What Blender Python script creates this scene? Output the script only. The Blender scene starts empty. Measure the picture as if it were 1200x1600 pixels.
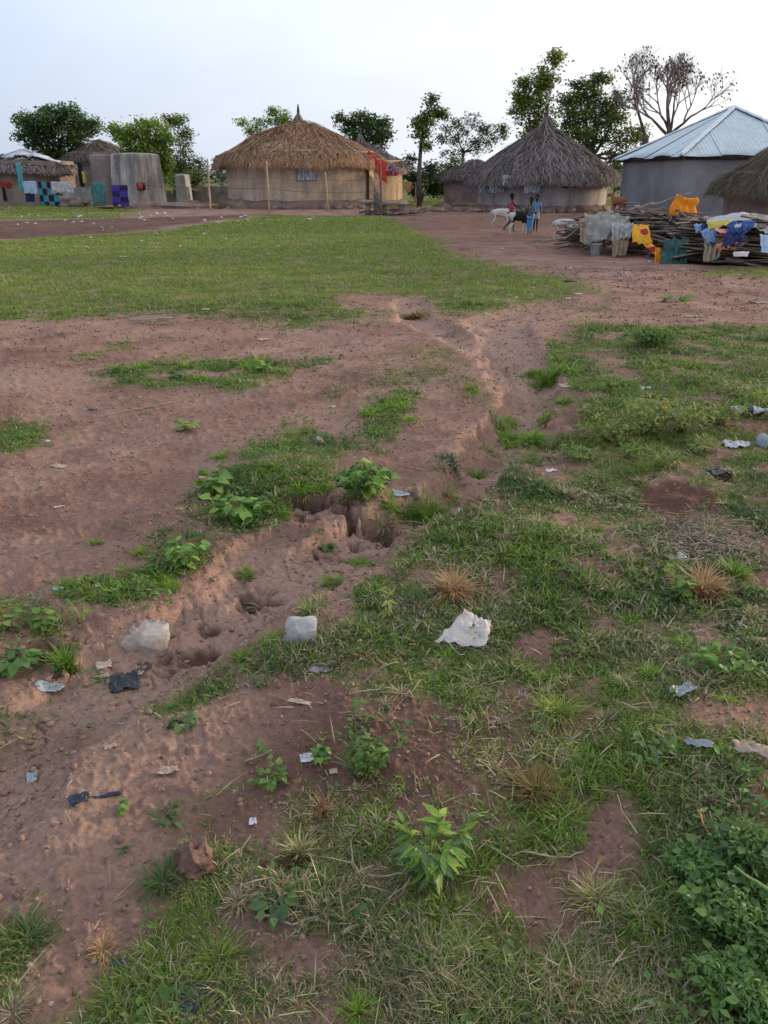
import bpy, bmesh, math, random
import numpy as np
from mathutils import Vector, Matrix, noise as mnoise

random.seed(7); RNG = np.random.default_rng(7)
SC = bpy.context.scene
COL = SC.collection
R = math.radians

# ------------------------------------------------------------------ camera
PITCH = R(23.6); CH = 1.6; F = 1200.0
cam_d = bpy.data.cameras.new('camera'); cam = bpy.data.objects.new('camera', cam_d); COL.objects.link(cam)
cam.location = (0, 0, CH); cam.rotation_euler = (math.pi/2 - PITCH, 0, 0)
cam_d.sensor_fit = 'VERTICAL'; cam_d.sensor_height = 36; cam_d.lens = 36*F/1600
cam_d.clip_start = .05; cam_d.clip_end = 4000
SC.camera = cam

# ------------------------------------------------------------------ light
SUN_AZ = R(66); SUN_EL = R(6.5)          # azimuth clockwise from +Y, low evening sun at the right behind the huts
sd = Vector((math.sin(SUN_AZ)*math.cos(SUN_EL), math.cos(SUN_AZ)*math.cos(SUN_EL), math.sin(SUN_EL)))
sun_d = bpy.data.lights.new('sun', 'SUN'); sun = bpy.data.objects.new('sun', sun_d); COL.objects.link(sun)
sun_d.energy = 2.0; sun_d.angle = R(1.2); sun_d.color = (1, .80, .60)
sun.rotation_euler = (-sd).to_track_quat('-Z', 'Y').to_euler()
w = bpy.data.worlds.new('World'); SC.world = w; w.use_nodes = True
nt = w.node_tree; N = nt.nodes; Lk = nt.links; N.clear()
out = N.new('ShaderNodeOutputWorld'); bg = N.new('ShaderNodeBackground')
sky = N.new('ShaderNodeTexSky'); sky.sky_type = 'NISHITA'; sky.sun_disc = False
sky.sun_elevation = SUN_EL; sky.sun_rotation = SUN_AZ; sky.air_density = 1; sky.dust_density = 2
tc = N.new('ShaderNodeTexCoord')
dot = N.new('ShaderNodeVectorMath'); dot.operation = 'DOT_PRODUCT'; dot.inputs[1].default_value = sd
Lk.new(tc.outputs['Generated'], dot.inputs[0])
mr = N.new('ShaderNodeValToRGB')       # thin cloud veil, whiter towards the sun
e = mr.color_ramp.elements
e[0].position = 0.0; e[0].color = (3.1, 3.75, 5.3, 1); e[1].position = 1; e[1].color = (12.5, 11.0, 9.6, 1)
for p, c in ((.25, (3.75, 4.4, 5.8, 1)), (.5, (4.7, 5.35, 6.6, 1)), (.72, (6.2, 6.65, 7.4, 1)), (.88, (8.0, 8.0, 8.1, 1))):
    x = e.new(p); x.color = c
mp = N.new('ShaderNodeMapRange'); mp.inputs['From Min'].default_value = -1
Lk.new(dot.outputs['Value'], mp.inputs['Value']); 
mpp = N.new('ShaderNodeMapping'); mpp.inputs['Scale'].default_value = (1, 1, 3.2)
Lk.new(tc.outputs['Generated'], mpp.inputs['Vector'])
nz = N.new('ShaderNodeTexNoise'); nz.inputs['Scale'].default_value = 1.7; nz.inputs['Detail'].default_value = 5; nz.inputs['Roughness'].default_value = .5
Lk.new(mpp.outputs[0], nz.inputs['Vector'])
nm = N.new('ShaderNodeMapRange'); nm.inputs['From Min'].default_value = .3; nm.inputs['From Max'].default_value = .7
nm.inputs['To Min'].default_value = .86; nm.inputs['To Max'].default_value = 1.16
Lk.new(nz.outputs['Fac'], nm.inputs['Value'])
Lk.new(mp.outputs[0], mr.inputs[0])
vm = N.new('ShaderNodeVectorMath'); vm.operation = 'SCALE'; Lk.new(mr.outputs[0], vm.inputs[0]); Lk.new(nm.outputs[0], vm.inputs['Scale'])
mx = N.new('ShaderNodeMix'); mx.data_type = 'RGBA'; mx.inputs['Factor'].default_value = .88
Lk.new(sky.outputs[0], mx.inputs['A']); Lk.new(vm.outputs[0], mx.inputs['B'])
Lk.new(mx.outputs['Result'], bg.inputs['Color']); bg.inputs['Strength'].default_value = .098
Lk.new(bg.outputs[0], out.inputs[0])
SC.view_settings.view_transform = 'Standard'; SC.view_settings.look = 'None'
SC.view_settings.exposure = 0.62; SC.view_settings.gamma = 1; SC.view_settings.use_curve_mapping = False

# ------------------------------------------------------------------ pixel <-> place helpers (photo pixels, 1200 x 1600)
ca, sa = math.cos(PITCH), math.sin(PITCH)
def ray(px, py):
    u = (px-600)/F; v = (800-py)/F
    return u, ca + v*sa, -sa + v*ca
def W(px, py, Y):
    """the point seen at a pixel and standing Y metres away"""
    a, b, c = ray(px, py); t = Y/b
    return Vector((a*t, Y, CH + c*t))
def G0(px, py, z=0.0):
    a, b, c = ray(px, py); t = (z-CH)/c
    return (a*t, b*t)
def MPP(Y): return (Y*ca + CH*sa)/F      # metres per photo pixel at distance Y

# ------------------------------------------------------------------ numpy noise
_perm = np.random.default_rng(3).permutation(4096)
def _h(ix, iy): return _perm[(_perm[ix & 4095] + iy) & 4095]
_ga = np.linspace(0, 2*np.pi, 4096, endpoint=False); _gx, _gy = np.cos(_ga), np.sin(_ga)
def pn(x, y):
    ix = np.floor(x).astype(np.int64); iy = np.floor(y).astype(np.int64); fx = x-ix; fy = y-iy
    def g(a, b):
        h = _h(ix+a, iy+b); return _gx[h]*(fx-a) + _gy[h]*(fy-b)
    u = fx*fx*fx*(fx*(fx*6-15)+10); v = fy*fy*fy*(fy*(fy*6-15)+10)
    a = g(0,0); b = g(1,0); c = g(0,1); d = g(1,1)
    return (a+(b-a)*u + ((c+(d-c)*u)-(a+(b-a)*u))*v)*1.5
def fbm(x, y, o=4, lac=2.03, gain=.5):
    s = 0; a = 1; t = 0
    for i in range(o):
        s = s + a*pn(x+17.3*i, y-9.1*i); t += a; a *= gain; x = x*lac; y = y*lac
    return s/t
def sst(a, b, x):
    t = np.clip((x-a)/(b-a), 0, 1); return t*t*(3-2*t)

# ------------------------------------------------------------------ the ground: masks
def poly_sd(X, Y, pts):
    """signed distance in metres to a polygon given in photo pixels (positive inside)"""
    P = np.array([G0(*p) for p in pts]); n = len(P)
    pad = 3.0
    out_ = np.full(X.shape, -99.0)
    sel = (X > P[:,0].min()-pad) & (X < P[:,0].max()+pad) & (Y > P[:,1].min()-pad) & (Y < P[:,1].max()+pad)
    x = X[sel]; y = Y[sel]; d = np.full(x.shape, 1e9); ins = np.zeros(x.shape, bool)
    for i in range(n):
        ax, ay = P[i]; bx, by = P[(i+1) % n]
        ex, ey = bx-ax, by-ay; l2 = ex*ex+ey*ey+1e-12
        t = np.clip(((x-ax)*ex+(y-ay)*ey)/l2, 0, 1)
        d = np.minimum(d, (x-ax-t*ex)**2+(y-ay-t*ey)**2)
        c = ((ay > y) != (by > y)) & (x < (bx-ax)*(y-ay)/(by-ay+1e-15)+ax)
        ins ^= c
    d = np.sqrt(d); out_[sel] = np.where(ins, d, -d); return out_
def line_d(X, Y, pts, world=False):
    P = np.array([p[:2] if world else G0(*p[:2]) for p in pts]); w_ = np.array([p[2] for p in pts]); k = np.array([p[3] for p in pts])
    best = np.full(X.shape, 1e9); bw = np.zeros(X.shape); bk = np.zeros(X.shape); side = np.zeros(X.shape)
    for i in range(len(P)-1):
        ax, ay = P[i]; bx, by = P[i+1]; ex, ey = bx-ax, by-ay; l2 = ex*ex+ey*ey+1e-12
        t = np.clip(((X-ax)*ex+(Y-ay)*ey)/l2, 0, 1)
        d = np.hypot(X-ax-t*ex, Y-ay-t*ey); s = d < best
        best = np.where(s, d, best); bw = np.where(s, w_[i]+(w_[i+1]-w_[i])*t, bw); bk = np.where(s, k[i]+(k[i+1]-k[i])*t, bk)
        side = np.where(s, np.sign(ex*(Y-ay)-ey*(X-ax)), side)
    return best, bw, bk, side

# (polygon in photo pixels, density, softness m)
GRASS = [
 ([(-300,384),(0,376),(120,368),(240,362),(330,348),(420,336),(600,338),(640,352),(680,375),(740,405),(830,424),(900,438),(950,455),(900,466),(840,478),(770,492),(700,492),(655,482),(640,468),(560,464),(540,480),(600,492),(560,505),(430,512),(340,492),(200,492),(60,503),(-300,510)], 1.0, .5),
 ([(-300,318),(60,314),(200,318),(230,330),(200,342),(0,344),(-300,344)], .8, 1.2),
 ([(100,565),(150,540),(215,524),(225,540),(150,566)], .5, .12),
 ([(130,588),(180,570),(260,556),(330,562),(420,556),(460,570),(450,598),(370,622),(300,606),(170,606)], .9, .14),
 ([(430,560),(500,545),(520,560),(470,590),(440,600)], .55, .12),
 ([(580,560),(640,540),(720,548),(745,580),(775,632),(735,640),(690,606),(600,606)], .5, .18),
 ([(560,640),(600,612),(650,616),(648,650),(610,706),(560,712),(520,705)], .95, .08),
 ([(440,660),(500,600),(540,570),(560,600),(540,640),(560,690),(520,720),(470,700)], .38, .2),
 ([(672,710),(690,702),(735,722),(725,738),(690,728)], .8, .04),
 ([(318,770),(340,725),(400,690),(440,662),(490,660),(540,700),(520,760),(470,770),(440,800),(430,825),(360,835),(310,800)], 1.0, .08),
 ([(250,850),(285,825),(335,850),(330,885),(290,905),(265,950),(210,958),(140,945),(100,920),(150,905),(230,890)], .85, .08),
 ([(130,845),(150,835),(170,845),(150,857)], .6, .03),
 ([(0,655),(60,655),(100,665),(60,690),(0,712),(-200,720),(-200,650)], .75, .1),
 ([(-200,930),(30,940),(60,930),(110,960),(130,1010),(125,1060),(60,1050),(0,1050),(-200,1060)], .6, .06),
 ([(-200,1090),(60,1090),(110,1115),(110,1150),(30,1190),(-200,1200)], .85, .06),
 ([(500,780),(560,760),(600,770),(560,800),(530,850),(500,840)], .6, .05),
 # right-hand meadow
 ([(820,585),(850,552),(862,520),(930,505),(1010,512),(1100,508),(1500,515),(1700,900),(1800,1750),(-200,1750),(-200,1620),(60,1560),(90,1460),(150,1440),(160,1395),(260,1340),(390,1330),(440,1250),(400,1200),(470,1150),(560,1120),(500,1080),(420,1060),(300,1110),(240,1110),(270,1070),(380,1020),(470,960),(520,900),(600,850),(640,795),(740,762),(775,705),(850,680),(905,660),(895,625),(870,600)], .95, .07),
 ([(870,508),(960,486),(930,500),(880,512)], .6, .12),
 ([(890,480),(930,468),(960,480),(930,486)], .55, .15),
 ([(1020,468),(1045,462),(1085,465),(1070,475),(1035,474)], .5, .2),
 ([(1100,420),(1300,418),(1300,436),(1110,436)], .8, .2),
 ([(380,1200),(440,1190),(450,1215),(400,1225)], .9, .03),
 ([(250,1260),(360,1240),(370,1290),(290,1300)], .4, .06),
 ([(120,1640),(100,1500),(230,1400),(330,1370),(480,1390),(520,1640)], .75, .12),
 ([(-100,1470),(40,1420),(120,1430),(200,1470),(200,1640),(-100,1700)], .85, .1),
 ([(540,1120),(640,1110),(700,1160),(720,1230),(600,1240),(470,1290),(440,1240),(520,1180)], .7, .08),
 ([(400,1060),(440,1050),(440,1080),(400,1085)], .5, .04),
]
# bare patches inside the grass: (polygon, strength, softness)
BARE = [
 ([(545,470),(600,460),(640,466),(640,476),(570,478)], 1, .25),
 ([(-300,345),(0,346),(160,342),(300,338),(420,334),(330,345),(200,362),(0,374),(-300,380)], 1, .5),
 ([(985,770),(1030,752),(1110,765),(1130,800),(1080,818),(1010,805)], 1, .05),
 ([(1020,815),(1180,830),(1180,880),(1060,885),(960,900),(930,880),(1000,860)], .55, .1),
 ([(460,1090),(700,1085),(790,1110),(900,1120),(955,1175),(900,1220),(800,1230),(740,1260),(740,1310),(600,1290),(500,1320),(380,1330),(300,1370),(200,1370),(330,1230),(400,1150)], .74, .16),
 ([(1110,1100),(1200,1095),(1230,1150),(1150,1170)], .85, .05),
 ([(740,1230),(800,1225),(810,1330),(730,1330)], .6, .05),
 ([(520,1400),(640,1380),(820,1370),(870,1400),(700,1440),(560,1440)], .55, .06),
 ([(150,1460),(330,1430),(300,1500),(430,1520),(380,1640),(100,1700),(-100,1700),(-100,1560)], .12, .1),
 ([(740,760),(790,740),(780,790),(720,800)], .3, .06),
 ([(860,700),(960,690),(1000,730),(930,760),(860,740)], .3, .1),
]
GULLY = [(905,470,.5,.03),(770,502,.45,.08),(800,545,.34,.16),(838,592,.26,.2),(815,650,.26,.24),(772,690,.22,.28),(742,735,.2,.26),(690,782,.2,.17),(600,812,.2,.17),(520,868,.26,.11),(430,900,.26,.09),(365,950,.24,.10),(300,985,.25,.10),(205,1040,.24,.11),(130,1085,.24,.09),(40,1150,.26,.07),(-90,1280,.3,.07)]
RILL2 = [(450,830,.12,.03),(400,850,.14,.05),(350,900,.1,.04),(250,965,.1,.03),(130,1000,.12,.04),(60,1060,.12,.04),(0,1080,.12,.03)]
RILL3 = [(640,470,.3,.1),(650,500,.25,.12),(700,520,.25,.09),(770,560,.2,.09),(800,620,.15,.05)]
PITS = [(487,782,.15,.17),(596,805,.13,.20),(393,916,.07,.09),(330,962,.05,.02),(545,850,.10,.03),(300,1000,.1,.03),(70,1010,.08,.09),(1130,745,.07,.07),(455,1355,.05,.05),(1010,745,.06,.03)]
MOUNDS = [(297,1345,.062,.055),(560,1130,.25,.04),(900,880,.5,.05),(1100,1150,.4,.05),(700,1250,.3,.03),(420,730,.35,.05),(1000,640,.8,.07),(100,1300,.2,.03),(540,1010,.25,.04),(430,1390,.1,.03),(40,1590,.12,.04),(740,420,.6,.05),(575,775,.12,.05),(1060,785,.12,.03)]

FINE = 660
th_f = np.linspace(R(-41), R(41), FINE)
th = np.concatenate([np.linspace(R(-180), R(-41), 32)[:-1], th_f, np.linspace(R(41), R(180), 32)[1:]])
rad = [.02, .2, .4, .55]; r_ = .6
while r_ < 95: rad.append(r_); r_ += .0036*r_**1.38
rad += [95, 110, 140, 190, 280, 450, 800, 1500]; rad = np.array(rad)
TH, RD = np.meshgrid(th, rad); GX = RD*np.sin(TH); GY = RD*np.cos(TH)

def ground_fields(X, Y):
    wx = X + .22*fbm(X*1.3, Y*1.3, 3) + .06*fbm(X*6, Y*6, 3); wy = Y + .3*fbm(X*1.1+40, Y*1.1, 3) + .06*fbm(X*6+9, Y*6, 3)
    far = sst(9, 25, RD)
    wx = wx + far*.6*fbm(X*.5, Y*.5+7, 3); wy = wy + far*1.2*fbm(X*.4+4, Y*.4, 3)
    g = np.zeros(X.shape)
    for pts, dns, soft in GRASS:
        s = poly_sd(wx, wy, pts); g = np.maximum(g, dns*sst(-soft, soft*1.4, s))
    for pts, k, soft in BARE:
        s = poly_sd(wx, wy, pts); g = g*(1-k*sst(-soft, soft*1.4, s))
    # small-scale gaps
    gap = fbm(X*2.6, Y*2.6, 4); g = g*np.clip(.90+gap*np.where(RD < 9, 2.0, 1.1), 0.05, 1.1)
    # stray sprouts on bare soil
    g = np.maximum(g, .30*sst(.30, .52, fbm(X*2.3+80, Y*2.3, 4))*(RD < 24))
    g = np.clip(g, 0, 1)
    z = .05*fbm(X*.33, Y*.33, 3)*sst(1, 4, RD)*(1-.6*sst(20, 40, RD)) + .028*fbm(X*1.4, Y*1.4, 4)
    sx = X + .07*fbm(X*4, Y*4, 4)+.022*fbm(X*21, Y*21, 3); sy = Y + .07*fbm(X*4+30, Y*4, 4)+.022*fbm(X*21+3, Y*21, 3)
    gul = np.zeros(X.shape)
    for L in (GULLY, RILL2, RILL3):
        d, ww, dep, side = line_d(sx, sy, L); 
        prof = 1-.55*sst(.62, .95, d/np.maximum(ww, 1e-3))-.45*sst(.1, 1.0, d/np.maximum(ww, 1e-3)); z = z - dep*prof*(.72+.35*fbm(X*3,Y*3,2)); gul = np.maximum(gul, (1-sst(.5, 1.4, d/np.maximum(ww, 1e-3)))*np.minimum(1, dep/.1))
    wob = np.clip(1+1.1*fbm(X*8, Y*8, 3)+.5*fbm(X*25, Y*25, 2), .45, 2)
    pit = np.zeros(X.shape)
    for px, py, r0, dz in PITS:
        cx, cy = G0(px, py); d = np.hypot((X-cx)*.85, (Y-cy)*np.where(Y > cy, 1.5, .8))*wob/r0; q = 1-sst(np.where(Y > cy, .45, .15), 1.0, d); z = z-dz*q; pit = np.maximum(pit, q)
    for px, py, r0, dz in MOUNDS:
        cx, cy = G0(px, py); d = np.hypot(X-cx, Y-cy)*(1+.25*fbm(X*14, Y*14, 2))/r0; z = z+dz*np.exp(-d*d*1.6)*np.where(r0 < .08, 1+.3*fbm(X*60, Y*60, 2), 1)
    g = g*(1-.93*gul*sst(.05, .3, gul))*(1-pit)
    near = 1-sst(6, 16, RD)
    clod = np.abs(fbm(X*11, Y*11, 3))*(1-.6*gul); z = z + near*(.007*clod*(1-.3*g) + (.003+.003*g)*fbm(X*23, Y*23, 3) + .0045*fbm(X*55, Y*55, 2)*(1-sst(2.5, 5, RD)))
    z = z + .02*g*(1-sst(10, 30, RD))*fbm(X*4.2+5, Y*4.2, 3)
    z = z - near*gul*.014*sst(.02, .0, np.abs(fbm(X*2.6+9, Y*2.6, 3)))
    z = z + near*(1-.6*g)*.012*np.clip(fbm(X*17+4, Y*17, 3)*2.2-.25, 0, 1)
    flow = fbm((X+Y)*1.1, (Y-X)*6.5, 3)*np.clip(gul*1.6, 0, 1)*near; z = z+.012*flow
    z = z*np.where(RD > 60, 0.3, 1)
    g = np.maximum(g, .85*sst(46, 52, Y+2*fbm(X*.2, Y*.2, 3)))
    sand = np.clip(gul*1.0 + sst(-.05, .35, fbm(X*.7+3, Y*.7, 3))*.5*(X < 0) + .8*sst(-.1,.2,poly_sd(wx, wy, [(-100,1150),(200,1100),(330,1060),(300,1110),(220,1190),(190,1300),(120,1380),(-100,1400)])), 0, 1)
    dark = np.clip(pit*1.0 + .9*sst(-.06, .06, poly_sd(wx, wy, BARE[2][0])) + .75*sst(-.5, .5, poly_sd(wx, wy, BARE[1][0])) + sst(.1, .5, fbm(X*1.9+31, Y*1.9, 3))*.35 + .5*sst(-.15,.15,poly_sd(wx, wy, BARE[4][0]))+.5*sst(14, 24, RD)*(X > 0), 0, 1)  # pit term paints shade into the holes; the rest is darker soil
    global GUL; GUL = gul
    return g, z, sand, dark
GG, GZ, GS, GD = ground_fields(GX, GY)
vis = np.ones(GG.shape, bool)
_ri = np.arange(len(rad)); _ti = np.arange(len(th))
def samp(A, X, Y):
    X = np.asarray(X, float); Y = np.asarray(Y, float)
    r = np.hypot(X, Y); t = np.arctan2(X, Y)
    fi = np.interp(r, rad, _ri); fj = np.interp(t, th, _ti)
    i = np.minimum(fi.astype(int), len(rad)-2); j = np.minimum(fj.astype(int), len(th)-2); a = fi-i; b = fj-j
    return A[i,j]*(1-a)*(1-b)+A[i+1,j]*a*(1-b)+A[i,j+1]*(1-a)*b+A[i+1,j+1]*a*b
def zat(x, y): return float(samp(GZ, x, y))
def at(px, py):
    """ground point seen at a photo pixel, relief included"""
    z = 0.0
    for _ in range(8):
        x, y = G0(px, py, z); z = .5*z+.5*zat(x, y)
    x, y = G0(px, py, z)
    return Vector((x, y, zat(x, y)))

# ------------------------------------------------------------------ materials
def nodes(name):
    m = bpy.data.materials.new(name); m.use_nodes = True; t = m.node_tree; t.nodes.clear()
    o = t.nodes.new('ShaderNodeOutputMaterial'); return m, t, o
def nn(t, ty, **kw):
    n = t.nodes.new(ty)
    for k, v in kw.items():
        if k in n.inputs: n.inputs[k].default_value = v
        else: setattr(n, k, v)
    return n
def ramp(t, stops):
    r = t.nodes.new('ShaderNodeValToRGB'); el = r.color_ramp.elements
    el[0].position = stops[0][0]; el[0].color = (*stops[0][1], 1); el[1].position = stops[-1][0]; el[1].color = (*stops[-1][1], 1)
    for p, c in stops[1:-1]: x = el.new(p); x.color = (*c, 1)
    return r
def noise(t, scale, det=4, rough=.55, vec=None, dist=0):
    n = nn(t, 'ShaderNodeTexNoise', Scale=scale, Detail=det, Roughness=rough, Distortion=dist)
    if vec is not None: t.links.new(vec, n.inputs['Vector'])
    return n
def mixc(t, f, a, b, blend='MIX'):
    m = t.nodes.new('ShaderNodeMix'); m.data_type = 'RGBA'; m.blend_type = blend
    for sock, val in (('Factor', f), ('A', a), ('B', b)):
        s = m.inputs[sock]
        if isinstance(val, (int, float)): s.default_value = val
        elif isinstance(val, tuple): s.default_value = (*val, 1)
        else: t.links.new(val, s)
    return m.outputs['Result']
def surf(name, cols, scale=6, rough=.85, bump=.3, bscale=None, bdist=.02, streak=None, metal=0, spec=.3, det=5, extra=None):
    """procedural material: noise between colours, optional vertical streaks, bump"""
    m, t, o = nodes(name); b = nn(t, 'ShaderNodeBsdfPrincipled', Roughness=rough, Metallic=metal); b.inputs['Specular IOR Level'].default_value = spec
    c = nn(t, 'ShaderNodeTexCoord').outputs['Object']
    n1 = noise(t, scale, det, .6, c)
    k = len(cols); r = ramp(t, [(.3+.4*i/(k-1), cols[i]) for i in range(k)]); t.links.new(n1.outputs['Fac'], r.inputs[0]); colr = r.outputs[0]
    if streak:
        mpn = nn(t, 'ShaderNodeMapping'); mpn.inputs['Scale'].default_value = streak[1]; t.links.new(c, mpn.inputs['Vector'])
        n2 = noise(t, 1, 4, .6, mpn.outputs[0]); r2 = ramp(t, [(.42, (0,0,0)), (.62, (1,1,1))]); t.links.new(n2.outputs['Fac'], r2.inputs[0])
        ml = t.nodes.new('ShaderNodeMath'); ml.operation = 'MULTIPLY'; ml.inputs[1].default_value = streak[2]; t.links.new(r2.outputs[0], ml.inputs[0])
        colr = mixc(t, ml.outputs[0], colr, streak[0])
    n3 = noise(t, bscale or scale*4, 6, .65, c); bp = nn(t, 'ShaderNodeBump', Strength=bump, Distance=bdist); t.links.new(n3.outputs['Fac'], bp.inputs['Height'])
    g2 = ramp(t, [(.3, (.78,.78,.78)), (.7, (1.15,1.15,1.15))]); t.links.new(n3.outputs['Fac'], g2.inputs[0]); colr = mixc(t, .7, colr, g2.outputs[0], 'MULTIPLY')
    if extra: colr = extra(t, c, colr)
    t.links.new(colr, b.inputs['Base Color']); t.links.new(bp.outputs[0], b.inputs['Normal']); t.links.new(b.outputs[0], o.inputs[0])
    return m
def leafmat(name, trans=.3, rough=.6):
    """colour comes from the per-leaf attribute; thin leaves let light through"""
    m, t, o = nodes(name); a = nn(t, 'ShaderNodeAttribute', attribute_name='Col')
    b = nn(t, 'ShaderNodeBsdfPrincipled', Roughness=rough); b.inputs['Specular IOR Level'].default_value = .25
    tr = nn(t, 'ShaderNodeBsdfTranslucent'); mxs = nn(t, 'ShaderNodeMixShader'); mxs.inputs[0].default_value = trans
    t.links.new(a.outputs['Color'], b.inputs['Base Color']); t.links.new(a.outputs['Color'], tr.inputs['Color'])
    t.links.new(b.outputs[0], mxs.inputs[1]); t.links.new(tr.outputs[0], mxs.inputs[2]); t.links.new(mxs.outputs[0], o.inputs[0]); return m
M_TREE = leafmat('tree_leaf', .42); M_LEAF = leafmat('leaf_green', .3); M_STRAW = leafmat('dry_straw', .12, .8)
def leafobj(name, c1, c2):
    m, t, o = nodes(name); oi = nn(t, 'ShaderNodeObjectInfo'); r = ramp(t, [(0, c1), (1, c2)]); t.links.new(oi.outputs['Random'], r.inputs[0])
    b = nn(t, 'ShaderNodeBsdfPrincipled', Roughness=.5); tr = nn(t, 'ShaderNodeBsdfTranslucent'); mxs = nn(t, 'ShaderNodeMixShader'); mxs.inputs[0].default_value = .3
    c = nn(t, 'ShaderNodeTexCoord').outputs['Object']; wv = noise(t, 9, 3, .5, c); g2 = ramp(t, [(.3, (.75,.8,.75)), (.7, (1.2,1.15,1.1))]); t.links.new(wv.outputs['Fac'], g2.inputs[0])
    cc = mixc(t, 1.0, r.outputs[0], g2.outputs[0], 'MULTIPLY')
    t.links.new(cc, b.inputs['Base Color']); t.links.new(cc, tr.inputs['Color'])
    t.links.new(b.outputs[0], mxs.inputs[1]); t.links.new(tr.outputs[0], mxs.inputs[2]); t.links.new(mxs.outputs[0], o.inputs[0]); return m

def ground_mat():
    m, t, o = nodes('soil_and_turf'); b = nn(t, 'ShaderNodeBsdfPrincipled', Roughness=.95); b.inputs['Specular IOR Level'].default_value = .12
    c = nn(t, 'ShaderNodeTexCoord').outputs['Object']
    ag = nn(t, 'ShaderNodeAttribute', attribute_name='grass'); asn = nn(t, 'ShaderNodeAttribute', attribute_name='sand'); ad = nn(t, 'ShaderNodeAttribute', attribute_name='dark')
    n1 = noise(t, 1.3, 8, .62, c); soil = ramp(t, [(.3, (.225,.125,.092)), (.48, (.355,.205,.155)), (.7, (.47,.295,.225))]); t.links.new(n1.outputs['Fac'], soil.inputs[0])
    n2 = noise(t, 44, 8, .78, c); g2 = ramp(t, [(.28, (.42,.40,.39)), (.44, (.85,.85,.84)), (.56, (1.08,1.08,1.08)), (.72, (1.5,1.5,1.5))]); t.links.new(n2.outputs['Fac'], g2.inputs[0])
    s1 = mixc(t, asn.outputs['Fac'], soil.outputs[0], (.455,.29,.22))
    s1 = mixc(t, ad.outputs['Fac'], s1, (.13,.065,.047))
    s1 = mixc(t, .85, s1, g2.outputs[0], 'MULTIPLY')
    # pale grit and dark crumbs
    vo = nn(t, 'ShaderNodeTexVoronoi', Scale=42.0); t.links.new(c, vo.inputs['Vector']); cr = ramp(t, [(.10, (1,1,1)), (.17, (0,0,0))]); t.links.new(vo.outputs['Distance'], cr.inputs[0])
    sel = nn(t, 'ShaderNodeSeparateColor'); t.links.new(vo.outputs['Color'], sel.inputs[0]); gt = t.nodes.new('ShaderNodeMath'); gt.operation = 'GREATER_THAN'; gt.inputs[1].default_value = .86; t.links.new(sel.outputs[0], gt.inputs[0])
    mu = t.nodes.new('ShaderNodeMath'); mu.operation = 'MULTIPLY'; t.links.new(cr.outputs[0], mu.inputs[0]); t.links.new(gt.outputs[0], mu.inputs[1])
    s1 = mixc(t, mu.outputs[0], s1, (.42,.33,.26))
    # turf floor under the blades
    n3 = noise(t, 3.1, 6, .65, c); tf = ramp(t, [(.3, (.11,.105,.045)), (.5, (.165,.20,.048)), (.72, (.27,.27,.085))]); t.links.new(n3.outputs['Fac'], tf.inputs[0])
    tfc = mixc(t, .8, tf.outputs[0], g2.outputs[0], 'MULTIPLY')
    n4 = noise(t, 14, 5, .7, c); ad2 = t.nodes.new('ShaderNodeMath'); ad2.operation = 'ADD'; t.links.new(ag.outputs['Fac'], ad2.inputs[0]); t.links.new(n4.outputs['Fac'], ad2.inputs[1])
    gr = ramp(t, [(.86, (0,0,0)), (1.0, (1,1,1))]); mr2 = nn(t, 'ShaderNodeMapRange'); mr2.inputs['From Min'].default_value = .8; mr2.inputs['From Max'].default_value = 1.35; mr2.inputs['To Max'].default_value = .85
    t.links.new(ad2.outputs[0], mr2.inputs['Value'])
    col = mixc(t, mr2.outputs[0], s1, tfc)
    t.links.new(col, b.inputs['Base Color'])
    nb = noise(t, 80, 8, .8, c); b1 = nn(t, 'ShaderNodeBump', Strength=.9, Distance=.014); t.links.new(nb.outputs['Fac'], b1.inputs['Height'])
    nb2 = noise(t, 9, 6, .7, c); b2 = nn(t, 'ShaderNodeBump', Strength=.3, Distance=.03); t.links.new(nb2.outputs['Fac'], b2.inputs['Height']); t.links.new(b1.outputs[0], b2.inputs['Normal'])
    t.links.new(b2.outputs[0], b.inputs['Normal']); t.links.new(b.outputs[0], o.inputs[0]); return m

# ------------------------------------------------------------------ mesh helpers
def np_mesh(name, V, faces_flat, counts, mat=None, smooth=False, col=None, floats=None):
    me = bpy.data.meshes.new(name); me.vertices.add(len(V)); me.vertices.foreach_set('co', np.ascontiguousarray(V, dtype=np.float32).ravel())
    me.loops.add(len(faces_flat)); me.loops.foreach_set('vertex_index', np.ascontiguousarray(faces_flat, dtype=np.int32))
    me.polygons.add(len(counts)); st = np.concatenate([[0], np.cumsum(counts)[:-1]]).astype(np.int32)
    me.polygons.foreach_set('loop_start', st); me.update(calc_edges=True)
    if smooth: me.polygons.foreach_set('use_smooth', np.ones(len(counts), bool))
    if col is not None:
        a = me.attributes.new('Col', 'FLOAT_COLOR', 'POINT'); c4 = np.ones((len(V), 4), np.float32); c4[:, :3] = col; a.data.foreach_set('color', c4.ravel())
    for k, arr in (floats or {}).items():
        a = me.attributes.new(k, 'FLOAT', 'POINT'); a.data.foreach_set('value', np.ascontiguousarray(arr, dtype=np.float32).ravel())
    if mat: me.materials.append(mat)
    me.validate(); return me
def link(name, me, parent=None, loc=None):
    o = bpy.data.objects.new(name, me); COL.objects.link(o)
    if loc is not None: o.location = loc
    if parent is not None: o.parent = parent
    return o
def tag(o, label=None, cat=None, group=None, kind=None):
    if label: o['label'] = label
    if cat: o['category'] = cat
    if group: o['group'] = group
    if kind: o['kind'] = kind
    return o
def thing(name, loc, label, cat, group=None, rz=0):
    o = bpy.data.objects.new(name, None); COL.objects.link(o); o.location = loc; o.rotation_euler = (0, 0, rz); o.empty_display_size = .2
    return tag(o, label, cat, group)

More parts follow.
